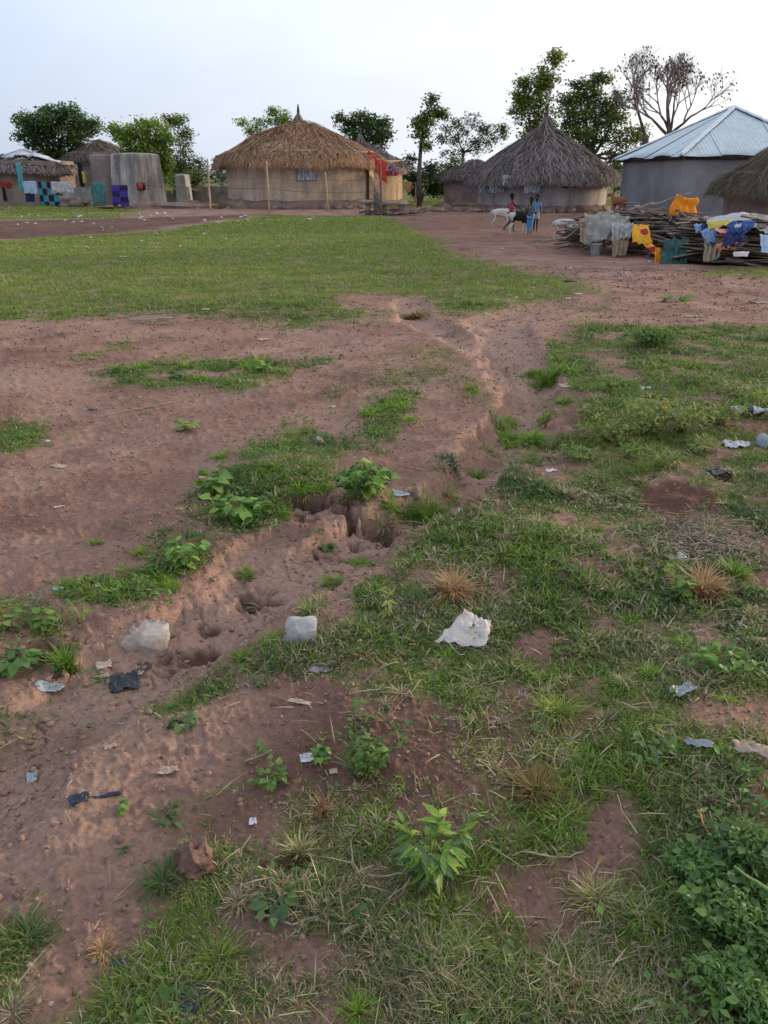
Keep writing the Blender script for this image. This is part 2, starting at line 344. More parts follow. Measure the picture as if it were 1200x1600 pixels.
class MB:
    """collects shapes in world space; build() makes one mesh object relative to its parent"""
    def __init__(s): s.v = []; s.f = []; s.c = []
    def add(s, v, f, c=None):
        n = len(s.v); s.v += [tuple(p) for p in v]; s.f += [tuple(i+n for i in q) for q in f]; s.c += [c or (1,1,1)]*len(v)
    def tube(s, path, rads, n=8, c=None, cap=True):
        path = [Vector(p) for p in path]
        if not hasattr(rads, '__len__'): rads = [rads]*len(path)
        v = []; f = []; d = (path[1]-path[0]).normalized(); a = Vector((0,0,1)) if abs(d.z) < .9 else Vector((1,0,0)); u = d.cross(a).normalized()
        for i, p in enumerate(path):
            if 0 < i < len(path)-1: d = (path[i+1]-path[i-1]).normalized()
            elif i: d = (path[i]-path[i-1]).normalized()
            u = (u-d*u.dot(d)).normalized(); w_ = d.cross(u)
            for k in range(n):
                t = 2*math.pi*k/n; v.append(p+(u*math.cos(t)+w_*math.sin(t))*rads[i])
        for i in range(len(path)-1):
            for k in range(n): f.append((i*n+k, i*n+(k+1) % n, (i+1)*n+(k+1) % n, (i+1)*n+k))
        if cap: f.append(tuple(range(n-1, -1, -1))); f.append(tuple(range((len(path)-1)*n, len(path)*n)))
        s.add(v, f, c)
    def lathe(s, prof, cen, n=32, c=None, jit=0, closed=True):
        v = []; f = []; m = len(prof)
        for i, (r, z) in enumerate(prof):
            for k in range(n):
                t = 2*math.pi*k/n; q = 1+jit*mnoise.noise(Vector((math.cos(t)*2, math.sin(t)*2, z*1.3)))
                v.append((cen[0]+r*q*math.cos(t), cen[1]+r*q*math.sin(t), cen[2]+z))
        for i in range(m-1):
            for k in range(n): f.append((i*n+k, i*n+(k+1) % n, (i+1)*n+(k+1) % n, (i+1)*n+k))
        s.add(v, f, c)
    def box(s, cen, size, rot=None, c=None):
        v = [Vector((x*size[0]/2, y*size[1]/2, z*size[2]/2)) for x in (-1,1) for y in (-1,1) for z in (-1,1)]
        if rot is not None: v = [rot @ p for p in v]
        v = [p+Vector(cen) for p in v]
        s.add(v, [(0,1,3,2),(4,6,7,5),(0,4,5,1),(2,3,7,6),(0,2,6,4),(1,5,7,3)], c)
    def ball(s, cen, r, seg=10, ring=7, squash=(1,1,1), lump=0, seed=0, c=None, rot=None):
        v = []; f = []
        for i in range(ring+1):
            a = math.pi*i/ring
            for k in range(seg):
                t = 2*math.pi*k/seg; d = Vector((math.sin(a)*math.cos(t), math.sin(a)*math.sin(t), math.cos(a)))
                q = 1+lump*mnoise.fractal(d*1.6+Vector((seed*3.7, seed, -seed)), 1, 2, 3)
                p = Vector((d.x*squash[0], d.y*squash[1], d.z*squash[2]))*r*q
                if rot is not None: p = rot @ p
                v.append(Vector(cen)+p)
        for i in range(ring):
            for k in range(seg): f.append((i*seg+k, (i+1)*seg+k, (i+1)*seg+(k+1) % seg, i*seg+(k+1) % seg))
        s.add(v, f, c)
    def grid(s, fn, nu, nv, c=None, flip=False):
        v = [fn(i/nu, j/nv) for j in range(nv+1) for i in range(nu+1)]; f = []
        for j in range(nv):
            for i in range(nu):
                a = j*(nu+1)+i; q = (a, a+1, a+nu+2, a+nu+1); f.append(q[::-1] if flip else q)
        s.add(v, f, c)
    def build(s, name, mat, parent=None, smooth=False, loc=None, col=False):
        org = Vector(parent.matrix_basis.translation) if parent is not None else Vector(loc if loc is not None else s.v[0])
        if parent is not None and parent.parent is not None: org = org + Vector(parent.parent.location)
        if parent is not None: base = Vector((0,0,0))
        V = np.array([tuple(p) for p in s.v], float)-np.array(org); ff = np.fromiter((i for q in s.f for i in q), np.int32); ct = np.array([len(q) for q in s.f])
        me = np_mesh(name, V, ff, ct, mat, smooth, np.array(s.c) if col else None)
        o = link(name, me, parent, None if parent is not None else org); return o
def ORG(o):
    p = Vector(o.location)
    while o.parent: o = o.parent; p += Vector(o.location)
    return p
def sm_build(mb, name, mat, parent, **k): return mb.build(name, mat, parent, smooth=True, **k)

# ------------------------------------------------------------------ build the ground sheet
nr, nc = GX.shape
idx = np.arange(nr*nc).reshape(nr, nc); a = idx[:-1, :-1].ravel(); b = idx[:-1, 1:].ravel(); c = idx[1:, 1:].ravel(); d = idx[1:, :-1].ravel()
Fc = np.stack([a, b, c, d], 1)[:, ::-1].ravel()
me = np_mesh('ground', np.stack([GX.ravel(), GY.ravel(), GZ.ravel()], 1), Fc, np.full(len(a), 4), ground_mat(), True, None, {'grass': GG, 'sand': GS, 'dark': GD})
tag(link('ground', me), kind='structure')

# ------------------------------------------------------------------ blades of grass (vectorised)
def blade_mesh(name, B, az, lean, L, wd, col, curve=.5, mat=None, far=False, tipcol=None):
    n = len(L); up = np.array([0, 0, 1.0])
    dx = np.stack([np.sin(az), np.cos(az), np.zeros(n)], 1); sd_ = np.stack([np.cos(az), -np.sin(az), np.zeros(n)], 1)
    tw = RNG.uniform(-.9, .9, n)[:, None]; sdv = sd_*np.cos(tw)+up*np.sin(tw)*.6
    d1 = dx*np.sin(lean)[:, None]+up*np.cos(lean)[:, None]; l2 = np.minimum(lean+curve, 1.9); d2 = dx*np.sin(l2)[:, None]+up*np.cos(l2)[:, None]
    Lc = L[:, None]; wc = wd[:, None]/2
    if far:
        V = np.stack([B-sdv*wc, B+sdv*wc, B+(d1+d2)*.5*Lc], 1); k = 3
        fl = np.arange(n*3); ct = np.full(n, 3)
    else:
        m_ = B+d1*Lc*.5; tp = m_+d2*Lc*.5; V = np.stack([B-sdv*wc, B+sdv*wc, m_+sdv*wc*.85, m_-sdv*wc*.85, tp], 1); k = 5
        o_ = (np.arange(n)*5)[:, None]; fl = np.concatenate([o_+np.array([0,1,2,3]), o_+np.array([3,2,4])], 1).ravel(); ct = np.tile([4, 3], n)
    C = np.repeat(col, k, 0)
    me = np_mesh(name, V.reshape(-1, 3), fl, ct, mat or M_LEAF, False, C); return me
PAL = {'dark': (.06,.105,.04), 'mid': (.145,.24,.045), 'fresh': (.25,.385,.05), 'olive': (.33,.36,.075), 'straw': (.56,.47,.31), 'brown': (.30,.20,.125), 'blue': (.11,.175,.075), 'bright': (.25,.42,.05)}
P3 = {k: np.array(v) for k, v in PAL.items()}
def lerp(a, b, t): return a+(b-a)*np.clip(t, 0, 1)[:, None]
def grass_colour(x, y, n, straw_p):
    r = np.hypot(x, y)
    h = fbm(x*.9+11, y*.9, 3)*1.4+RNG.normal(0, .35, n)
    c = np.where((h > 0)[:, None], lerp(P3['mid'], P3['fresh'], h), lerp(P3['mid'], P3['blue'], -h*1.5))
    fw = sst(7, 16, r)                                  # cropped turf further off is yellower
    c = c*(1-fw[:, None]*.75)+lerp(P3['fresh'], P3['olive'], .5+h*.5)*fw[:, None]*.75
    s = RNG.random(n) < straw_p
    c = np.where(s[:, None], lerp(P3['straw'], P3['brown'], RNG.random(n)*1.1-.25), c)
    return c*RNG.uniform(.72, 1.28, n)[:, None]
def scatter(n, r0, r1, p, th_lim=R(39.5)):
    """random places in the visible wedge, thinned with distance by r^-p"""
    u = RNG.random(n); q = 2-p
    r = (r0**q+u*(r1**q-r0**q))**(1/q) if abs(q) > 1e-3 else r0*(r1/r0)**u
    t = RNG.uniform(-th_lim, th_lim, n); return r*np.sin(t), r*np.cos(t)
def turf(name, ntuft, kb, r0, r1, p, L0, w0, far, straw, lean=(.2, 1.25)):
    x, y = scatter(ntuft, r0, r1, p); g = samp(GG, x, y)
    keep = RNG.random(ntuft) < g**1.2; x = x[keep]; y = y[keep]; g = g[keep]
    lush = np.clip(.8+.8*fbm(x*1.2+50, y*1.2, 3)+.9*fbm(x*5+20, y*5, 2), .35, 1.9)*(.55+.45*g)
    k = RNG.integers(max(1, kb-3), kb+4, len(x)) if kb > 1 else np.ones(len(x), int)
    X = np.repeat(x, k); Y = np.repeat(y, k); Lu = np.repeat(lush, k); n = len(X); r = np.hypot(X, Y)
    jr = (.012 if not far else .03)*(1+r*.05); X = X+RNG.normal(0, 1, n)*jr; Y = Y+RNG.normal(0, 1, n)*jr
    Z = samp(GZ, X, Y)-.004
    st = np.clip(straw*(1+2.6*fbm(X*2.3+70, Y*2.3, 3)), .01, .85)
    az = RNG.uniform(0, 2*np.pi, n); le = RNG.uniform(lean[0], lean[1], n)
    col = grass_colour(X, Y, n, st)
    L = L0*Lu*RNG.uniform(.5, 1.35, n)*np.clip(1+.02*(r-5), .9, 1.2); wd = w0*RNG.uniform(.6, 1.3, n)*np.maximum(1, r/r0*.85)
    return link(name, blade_mesh(name, np.stack([X, Y, Z], 1), az, le, L, wd, col, .55, far=far))
tag(turf('meadow_grass', 36000, 8, .9, 4.2, 1.0, .055, .0027, False, .26), kind='stuff')
tag(turf('meadow_grass', 53000, 6, 4.0, 11, 1.1, .058, .0056, False, .13), kind='stuff')
tag(turf('meadow_grass', 310000, 2, 10.5, 60, 1.3, .07, .014, True, .09, (.2, 1.0)), kind='stuff')
# dead stalks lying about
x, y = scatter(26000, .9, 14, 1.0); g = samp(GG, x, y); kp = RNG.random(len(x)) < (.08+.9*np.clip(g*(1.25-g), 0, 1)*np.clip(.8+2*fbm(x*1.5+5, y*1.5, 2), 0, 2))*np.where(x < -.15*y, .35, 1); x = x[kp]; y = y[kp]; n = len(x)
me = blade_mesh('dead_grass_stalks', np.stack([x, y, samp(GZ, x, y)+.006+.01*RNG.random(n)], 1), RNG.uniform(0, 6.28, n), RNG.uniform(1.25, 1.55, n), RNG.uniform(.03, .12, n), RNG.uniform(.002, .0042, n)*np.maximum(1, np.hypot(x, y)/4), lerp(P3['straw'], P3['brown'], RNG.random(n)*1.1-.3)*RNG.uniform(.7, 1.15, n)[:, None], .15, M_STRAW)
tag(link('dead_grass_stalks', me), kind='stuff')

# leaf-like small herbs in the sward, flat diamonds in rosettes
def herb_cover(name, n0, r0, r1, zone_fn, size, cols):
    x, y = scatter(n0, r0, r1, 1.0); kp = RNG.random(n0) < zone_fn(x, y); x = x[kp]; y = y[kp]
    k = RNG.integers(6, 12, len(x)); X = np.repeat(x, k); Y = np.repeat(y, k); n = len(X)
    X = X+RNG.normal(0, .013, n); Y = Y+RNG.normal(0, .013, n); Z = samp(GZ, X, Y)+RNG.uniform(.0, .05, n)
    az = RNG.uniform(0, 6.28, n); le = RNG.uniform(.7, 1.5, n); L = size*RNG.uniform(.5, 1.3, n); wd = L*RNG.uniform(.4, .65, n)
    dx = np.stack([np.sin(az), np.cos(az), np.zeros(n)], 1); up = np.array([0,0,1.0]); sdv = np.stack([np.cos(az), -np.sin(az), np.zeros(n)], 1)
    dd = dx*np.sin(le)[:, None]+up*np.cos(le)[:, None]; B = np.stack([X, Y, Z], 1); wc = wd[:, None]/2; Lc = L[:, None]
    V = np.stack([B, B+dd*Lc*.45+sdv*wc+up*.003, B+dd*Lc, B+dd*Lc*.45-sdv*wc+up*.003, B+dd*Lc*.45], 1)
    o_ = (np.arange(n)*5)[:, None]; fl = (o_+np.array([0,1,4, 1,2,4, 2,3,4, 3,0,4])).ravel(); ct = np.full(n*4, 3)
    t = RNG.random(n)+fbm(X*2, Y*2, 2); C = lerp(np.array(cols[0]), np.array(cols[1]), t)*RNG.uniform(.75, 1.25, n)[:, None]
    return tag(link(name, np_mesh(name, V.reshape(-1, 3), fl, ct, M_LEAF, False, np.repeat(C, 5, 0))), kind='stuff')
def zones(polys, base=0):
    def f(x, y):
        v = np.full(x.shape, float(base))
        for pts, k in polys: v = np.maximum(v, k*sst(-.08, .1, poly_sd(x+.06*fbm(x*7, y*7, 2), y+.06*fbm(x*7+3, y*7, 2), pts)))
        return v
    return f
herb_cover('ground_herbs', 26000, .95, 13, zones([(GRASS[9][0], .75), (GRASS[10][0], .6), (GRASS[6][0], .5), (GRASS[3][0], .2), ([(0,655),(60,655),(90,670),(0,712)], .5), ([(1090,1330),(1200,1290),(1400,1300),(1400,1750),(1120,1750),(1100,1480)], .85), ([(1040,1230),(1250,1180),(1250,1330),(1060,1330)], .35), ([(960,900),(1080,900),(1080,960),(980,960)], .5), ([(1010,1000),(1230,1010),(1230,1090),(1020,1070)], .45), ([(540,1130),(620,1130),(620,1220),(540,1220)], .3), ([(-60,930),(100,940),(120,1060),(-60,1050)], .4), ([(900,600),(1250,600),(1250,680),(900,680)], .45)], .0), .026, ((.07,.15,.045), (.19,.32,.08)))
herb_cover('ground_herbs', 900, .95, 10, lambda x, y: np.clip(samp(GG, x, y), .05, .8), .024, ((.07,.15,.045), (.19,.32,.08)))

# gravel on bare soil
def gravel(n0):
    x, y = scatter(n0, .95, 16, 1.1); g = samp(GG, x, y); cl = fbm(x*2.2+60, y*2.2, 3); kp = RNG.random(n0) < np.clip((1-g)*(.5+1.1*cl), 0, 1); x = x[kp]; y = y[kp]; n = len(x)
    r = np.hypot(x, y); s = (.002+.0085*RNG.random(n)**5)*np.maximum(1, r/4.5)
    oct_ = np.array([(1,0,0),(0,1,0),(-1,0,0),(0,-1,0),(0,0,.7),(0,0,-.7)]); V = oct_[None]*s[:, None, None]*RNG.uniform(.6, 1.3, (n, 6, 1)); a_ = RNG.uniform(0, 6.28, n)
    cx, sx_ = np.cos(a_)[:, None], np.sin(a_)[:, None]; V = np.stack([V[..., 0]*cx-V[..., 1]*sx_, V[..., 0]*sx_+V[..., 1]*cx, V[..., 2]], 2)+np.stack([x, y, samp(GZ, x, y)+s*.3], 1)[:, None]
    f0 = np.array([(0,1,4),(1,2,4),(2,3,4),(3,0,4),(1,0,5),(2,1,5),(3,2,5),(0,3,5)]).ravel(); fl = ((np.arange(n)*6)[:, None]+f0).ravel()
    t = RNG.random(n); C = lerp(np.array((.22,.13,.10)), np.array((.45,.31,.24)), t**1.4); tag(link('gravel', np_mesh('gravel', V.reshape(-1, 3), fl, np.full(n*8, 3), M_STRAW, False, np.repeat(C, 6, 0))), kind='stuff')
gravel(85000)
# crumbled lumps of earth fallen into the gully and lying along its banks
def crumbs(n0):
    x, y = scatter(n0, 1.0, 12, .9); gl = samp(GUL, x, y); g = samp(GG, x, y); kp = RNG.random(n0) < np.clip(.05*(1-g)+1.0*np.clip(gl*(1.15-gl)*3.2, 0, 1)*(.5+1.5*fbm(x*4, y*4, 2)), 0, 1); x = x[kp]; y = y[kp]; n = len(x)
    s = .003+.012*RNG.random(n)**3.2; bm = bmesh.new(); bmesh.ops.create_icosphere(bm, subdivisions=1, radius=1); V0 = np.array([v.co[:] for v in bm.verts]); F0 = np.array([[v.index for v in f.verts] for f in bm.faces]); bm.free()
    V = V0[None]*s[:, None, None]*RNG.uniform(.62, 1.2, (n, len(V0), 1)); V[..., 2] *= .7; V[..., 0] *= RNG.uniform(.8, 1.4, (n, 1)); V += np.stack([x, y, samp(GZ, x, y)+s*.25], 1)[:, None]
    fl = ((np.arange(n)*len(V0))[:, None]+F0.ravel()).ravel(); C = lerp(np.array((.26,.155,.112)), np.array((.43,.275,.20)), RNG.random(n))
    tag(link('earth_crumbs', np_mesh('earth_crumbs', V.reshape(-1, 3), fl, np.full(n*len(F0), 3), M_STRAW, False, np.repeat(C, len(V0), 0))), kind='stuff')
crumbs(30000)
# crumbs of earth and flakes of dead leaf strewn over the bare soil
x, y = scatter(16000, .9, 20, 1.0); g = samp(GG, x, y); kp = RNG.random(len(x)) < np.clip(.45*(1.1-g)*(.6+1.8*fbm(x*1.3+15, y*1.3, 3)), 0, 1); x = x[kp]; y = y[kp]; n = len(x)
me = blade_mesh('leaf_crumbs', np.stack([x, y, samp(GZ, x, y)+.004], 1), RNG.uniform(0, 6.28, n), RNG.uniform(1.3, 1.6, n), RNG.uniform(.008, .035, n), RNG.uniform(.004, .009, n)*np.maximum(1, np.hypot(x, y)/5), lerp(np.array((.13,.085,.06)), np.array((.42,.31,.22)), RNG.random(n)**1.5), .1, M_STRAW)
tag(link('leaf_crumbs', me), kind='stuff')

exec_marker = 'setting done'
#==PART2==
# ================================================================== BUILDINGS
M_MUD = surf('mud_plaster', [(.46,.345,.24), (.62,.48,.34), (.70,.57,.42)], 1.1, .95, .35, 7, .03, ((.20,.15,.115), (2.2, 2.2, .35), .45))
M_MUD2 = surf('grey_mud_plaster', [(.33,.30,.27), (.46,.43,.395), (.54,.51,.47)], .9, .95, .3, 6, .03, ((.17,.15,.14), (1.6, 1.6, .3), .5))
M_MUDBRICK = surf('brown_mud_wall', [(.19,.14,.12), (.28,.21,.18), (.34,.27,.23)], 2, .95, .5, 9, .05)
M_PLINTH = surf('packed_earth', [(.19,.115,.085), (.28,.18,.135), (.38,.28,.215)], 2.3, .97, .6, 9, .06)
M_OCHRE = surf('ochre_plaster', [(.42,.30,.19), (.52,.39,.25), (.60,.46,.31)], 1.4, .95, .3, 8, .02, ((.30,.2,.13), (2, 2, .5), .4))
M_GREYWALL = surf('cement_render', [(.165,.16,.165), (.235,.23,.235), (.32,.315,.32)], .55, .9, .25, 9, .015, ((.33,.33,.35), (1.1, 1.1, .5), .35))
M_DARK = surf('dark_timber', [(.03,.02,.018), (.08,.05,.04)], 6)
M_BAMBOO = surf('bamboo_pole', [(.34,.25,.14), (.50,.38,.22), (.60,.47,.30)], 3, .7, .3, 20, .01)
M_WOOD = surf('weathered_branch', [(.09,.065,.05), (.20,.15,.12), (.34,.27,.22)], 5, .9, .5, 22, .01)
M_WOOD2 = surf('pale_split_wood', [(.17,.125,.095), (.30,.235,.18), (.46,.38,.30)], 4, .9, .5, 22, .01)
M_WIRE = surf('rusty_wire', [(.07,.05,.045), (.12,.08,.07)], 9, .6)
M_BARK = surf('tree_bark', [(.07,.055,.045), (.13,.10,.085), (.20,.16,.13)], 3, .95, .6, 14, .03)
M_ZINC = surf('pale_blue_zinc', [(.50,.575,.60), (.56,.635,.66), (.62,.69,.71)], .8, .42, .06, 5, .01, ((.60,.72,.78), (.5, 3, .5), .35), metal=.15, spec=.5)
M_ZINCW = surf('bright_zinc_flashing', [(.62,.68,.72), (.75,.80,.84)], 3, .38, .05, 8, .01, metal=.2, spec=.5)
M_SHEET = surf('old_metal_sheet', [(.45,.47,.50), (.62,.64,.67), (.72,.73,.75)], 2, .5, .1, 9, .01, ((.25,.17,.13), (1,1,3), .5), metal=.2)

def straw_cols(kind):
    return {'gold': [(.44,.235,.115), (.30,.155,.08), (.50,.30,.165), (.56,.40,.26), (.17,.09,.055)],
            'grey': [(.20,.16,.145), (.13,.102,.092), (.26,.212,.195), (.33,.275,.245), (.085,.068,.062)],
            'brown': [(.24,.18,.13), (.16,.12,.09), (.33,.26,.19), (.11,.08,.06)],
            'olive': [(.19,.155,.095), (.13,.105,.07), (.26,.215,.135), (.09,.07,.05)]}[kind]
def thatch(root, cen, Re, ze, za, kind, n=4200, mess=.25, slen=(.5, 1.2), sw=(.018, .05), pw=1.0, gap=None, name='thatch', fringe=.28, sag=.0):
    """under-cone plus thousands of straws laid down the slope in courses"""
    cs = straw_cols(kind); cx, cy = cen
    def rz(t, ph):                        # t = 0 eave .. 1 apex
        r = Re*(1-t); z = ze+(za-ze)*(t**pw)+sag*math.sin(t*math.pi)
        lump = .05*Re*mnoise.noise(Vector((math.cos(ph)*2.2, math.sin(ph)*2.2, t*3+cx)))*(1-t*.6)
        return r, z+lump
    mb = MB(); nseg, nt_ = 56, 12; v = []; f = []
    for j in range(nt_+1):
        t = j/nt_*.985
        for k in range(nseg):
            ph = 2*math.pi*k/nseg; r, z = rz(t, ph); r += .06*mnoise.noise(Vector((k*.9, j*.7, cx))) if j == 0 else 0
            v.append((cx+r*math.cos(ph), cy+r*math.sin(ph), z-.05))
    for j in range(nt_):
        for k in range(nseg): f.append((j*nseg+k, j*nseg+(k+1) % nseg, (j+1)*nseg+(k+1) % nseg, (j+1)*nseg+k))
    v.append((cx, cy, ze+.15)); ap = len(v)-1
    for k in range(nseg): f.append(((k+1) % nseg, k, ap))
    mb.add(v, f, tuple(x*.6 for x in cs[1])); mb.build('roof_cone', M_STRAW, root, smooth=True, col=True)
    mb = MB()
    for i in range(n):
        t0 = 1-math.sqrt(random.random()); t0 = max(-.02, min(.97, t0)); ph = random.uniform(0, 2*math.pi); L = random.uniform(*slen)
        if i < n*fringe: t0 = random.uniform(-.0, .1)
        sl = math.hypot(Re, za-ze); dph = random.gauss(0, mess)*L/max(.5, Re*(1-t0)); lift = abs(random.gauss(0, .03))+.01+.05*random.random()*(mess > .2)
        t1 = t0-L/sl; wv = random.uniform(*sw)
        def pt(t, p, up):
            if t < 0: r, z = rz(0, p); over = -t*sl; return Vector((cx+(r+over*.35)*math.cos(p), cy+(r+over*.35)*math.sin(p), z-over*.75+up))
            r, z = rz(t, p); return Vector((cx+r*math.cos(p), cy+r*math.sin(p), z+up))
        a_ = pt(t0, ph, lift*.3); b_ = pt((t0+t1)/2, ph+dph*.5, lift); c_ = pt(max(t1, -.13-.05*random.random()), ph+dph, lift*random.uniform(-.2, 1.5))
        sd_ = Vector((-math.sin(ph), math.cos(ph), random.uniform(-.5, .5)))*wv*.5
        q = random.choice(cs); m_ = random.uniform(.7, 1.25); q = tuple(x*m_ for x in q)
        mb.add([a_-sd_, a_+sd_, b_+sd_, b_-sd_, c_+sd_*.4, c_-sd_*.4], [(0,1,2,3), (3,2,4,5)], q)
    o = mb.build(name, M_STRAW, root, col=True); o['kind'] = 'stuff'
    return rz
def round_wall(root, cen, Rw, z0, z1, mat, seg=72, rows=14, jit=.02, name='wall', lean=.0, open_=None):
    mb = MB(); cx, cy = cen
    def fn(u, v):
        ph = 2*math.pi*u; z = z0+(z1-z0)*v; r = Rw*(1-lean*v)+jit*2.2*mnoise.noise(Vector((math.cos(ph)*Rw*.7, math.sin(ph)*Rw*.7, z*1.1)))+jit*mnoise.noise(Vector((math.cos(ph)*Rw*3, math.sin(ph)*Rw*3, z*3+5)))
        return (cx+r*math.cos(ph), cy+r*math.sin(ph), z)
    mb.grid(fn, seg, rows); return mb.build(name, mat, root, smooth=True)
def rough_ring(root, cen, r0, r1, z0, z1, mat, name='plinth', a0=0, a1=360, jit=.1):
    mb = MB(); cx, cy = cen; prof = [(r1, z0-.15), (r1, z0), (r1*.985+r0*.015, z0+(z1-z0)*.6), (r0+.1*(r1-r0)+.0, z1), (r0-.1, z1+.02)]
    def fn(u, v):
        ph = R(a0+(a1-a0)*u); q = v*(len(prof)-1); i = min(int(q), len(prof)-2); t = q-i; r = prof[i][0]*(1-t)+prof[i+1][0]*t; z = prof[i][1]*(1-t)+prof[i+1][1]*t
        nz_ = mnoise.fractal(Vector((math.cos(ph)*cen[0]*.0+math.cos(ph)*r0*1.2, math.sin(ph)*r0*1.2, z*2)), 1, 2, 4)
        return (cx+(r+jit*nz_)*math.cos(ph), cy+(r+jit*nz_)*math.sin(ph), z+jit*.6*nz_*(v > .3))
    mb.grid(fn, 90, 10); return mb.build(name, mat, root, smooth=True)
def finial(root, cen, z, h, r, kind, name='roof_tip'):
    mb = MB(); cs = straw_cols(kind)
    mb.lathe([(r*1.5, -h*.15), (r, h*.05), (r*.5, h*.3), (r*.28, h*.45), (r*.3, h*.6), (r*.22, h*.8), (r*.1, h)], (cen[0], cen[1], z), 12, cs[1], .2)
    for i in range(40):
        ph = random.uniform(0, 6.28); a_ = Vector((cen[0]+.3*r*math.cos(ph), cen[1]+.3*r*math.sin(ph), z+h*.45)); b_ = Vector((cen[0]+1.9*r*math.cos(ph), cen[1]+1.9*r*math.sin(ph), z-h*.2)); sd_ = Vector((-math.sin(ph), math.cos(ph), 0))*.02
        mb.add([a_-sd_, a_+sd_, b_+sd_, b_-sd_], [(0,1,2,3)], random.choice(cs))
    return mb.build(name, M_STRAW, root, col=True)
def gbase(x, y): return zat(x, y)
def hut(label, pxl, pxr, py_base, Yc, eave_py, apex_py, over, kind, wallmat, apex_px=None, n=4200, mess=.25, group=None, plinth=None, tip=None, lean=0, pw=1, sw=(.018,.05), name='thatched_hut', slen=(.5,1.2), sag=0, fringe=.28):
    cxp = (pxl+pxr)/2; c_ = W(cxp, 276, Yc); Rw = (pxr-pxl)/2*MPP(Yc)*.995; cen = (c_.x, Yc); zb = gbase(c_.x, Yc-Rw)
    root = thing(name, (c_.x, Yc, zb), label, 'hut', group)
    ze = W(cxp, eave_py, Yc-Rw*over).z+.17; za = W(cxp, apex_py, Yc).z
    if wallmat: round_wall(root, cen, Rw, zb-.3, ze+.35, wallmat, lean=lean)
    thatch(root, cen, Rw*over, ze, za, kind, n=n, mess=mess, pw=pw, sw=sw, slen=slen, sag=sag, fringe=fringe)
    if plinth: rough_ring(root, cen, Rw, Rw+plinth[0], zb, zb+plinth[1], M_PLINTH)
    if tip: finial(root, cen, za-.1, tip[0], tip[1], 'grey')
    return root, cen, Rw, zb, ze, za

# ---- the large golden-thatched hut in the middle
H1, c1, R1, zb1, ze1, za1 = hut('large round mud hut with shaggy golden thatch and a pale blue window sheet', 357, 583, 325, 48.6, 250, 186, 1.13, 'gold', M_MUD, n=14000, mess=.5, plinth=(.55, .42), tip=(.85, .26), sw=(.012,.045), slen=(.5,1.5), sag=.12)
def on_wall(cen, Rr, px, py, off=.03):
    """point on a round wall seen at a pixel"""
    a, b, c = ray(px, py); A = a*a+b*b; B = -2*(a*cen[0]+b*cen[1]); C_ = cen[0]**2+cen[1]**2-(Rr+off)**2; D = max(0, B*B-4*A*C_); t = (-B-math.sqrt(D))/(2*A)
    return Vector((a*t, b*t, CH+c*t))
def wall_patch(root, name, cen, Rr, px0, py0, px1, py1, mat, off=.05, thick=.03, ripple=0, nu=12):
    mb = MB()
    for s_, fl in ((1, False), (0, True)):
        mb.grid(lambda u, v: on_wall(cen, Rr, px0+(px1-px0)*u, py1+(py0-py1)*v, off+thick*s_+ripple*math.sin(u*nu*3.1)), nu*(4 if ripple else 1), 4, flip=fl)
    return mb.build(name, mat, root)
def win_extra(t, c, colr):
    mpn = nn(t, 'ShaderNodeMapping'); mpn.inputs['Scale'].default_value = (9, 9, 1.6); t.links.new(c, mpn.inputs['Vector']); n2 = noise(t, 1, 5, .7, mpn.outputs[0]); r2 = ramp(t, [(.5, (0,0,0)), (.56, (1,1,1))]); t.links.new(n2.outputs['Fac'], r2.inputs[0])
    return mixc(t, r2.outputs[0], colr, (.74,.76,.78))
M_WINSHEET = surf('blue_sheet_with_white_drips', [(.25,.32,.38), (.33,.41,.47)], 2, .5, .1, extra=win_extra)
fr = wall_patch(H1, 'window', c1, R1, 464, 256, 496, 283, surf('window_surround', [(.28,.22,.17), (.36,.29,.22)], 4), .03, .03)
wall_patch(fr, 'window_sheet', c1, R1, 465.5, 257.5, 494.5, 281.5, M_WINSHEET, .09, .02, .012, 10)
wall_patch(H1, 'dark_doorway_post', c1, R1, 574, 247, 577, 318, M_DARK, .04, .05)
# white sheeting showing under the left slope of the thatch
mb = MB(); zt = W(400, 233, 46).z
P0 = W(331, 252, 48.6); P1 = W(392, 222, 48.6); P2 = W(400, 214, 48.6)
mb.grid(lambda u, v: (P0+(P1-P0)*u if u < .85 else P1+(P2-P1)*(u-.85)/.15)+Vector((0, .8*v-.4, .14*math.sin(v*3.14)+.03*mnoise.noise(Vector((u*9, v*3, 0))))), 20, 6)
M_WHITEP = surf('white_plastic_sheet', [(.62,.65,.70), (.80,.82,.85)], 2, .5, .25, 7, .03)
mb.build('roof_sheeting', M_WHITEP, H1).modifiers.new('s', 'SOLIDIFY').thickness = .02

# ---- hut just behind on the right with ochre wall
H2, c2, R2, zb2, ze2, za2 = hut('smaller round hut with sunlit ochre wall and rags along its eave', 500, 628, 320, 54, 264, 217, 1.17, 'grey', M_OCHRE, n=2600, mess=.3, tip=(.8, .22), plinth=(.3,.25))
mb = MB()
pts = [on_wall(c1, R1*.97, 578, 320), on_wall(c2, R2, 600, 316)]
mb.grid(lambda u, v: pts[0].lerp(pts[1], u)+Vector((0, .05*mnoise.noise(Vector((u*4, v*4, 1))), 2.2*v)), 10, 8)
mb.grid(lambda u, v: pts[0].lerp(pts[1], u)+Vector((.0, .25, 2.2*v)), 2, 2, flip=True)
tag(mb.build('mud_wall', surf('red_brown_mud', [(.20,.12,.10), (.27,.17,.14)], 2, .95, .4), smooth=True), 'short red brown mud wall joining the golden hut to the ochre hut', 'wall')

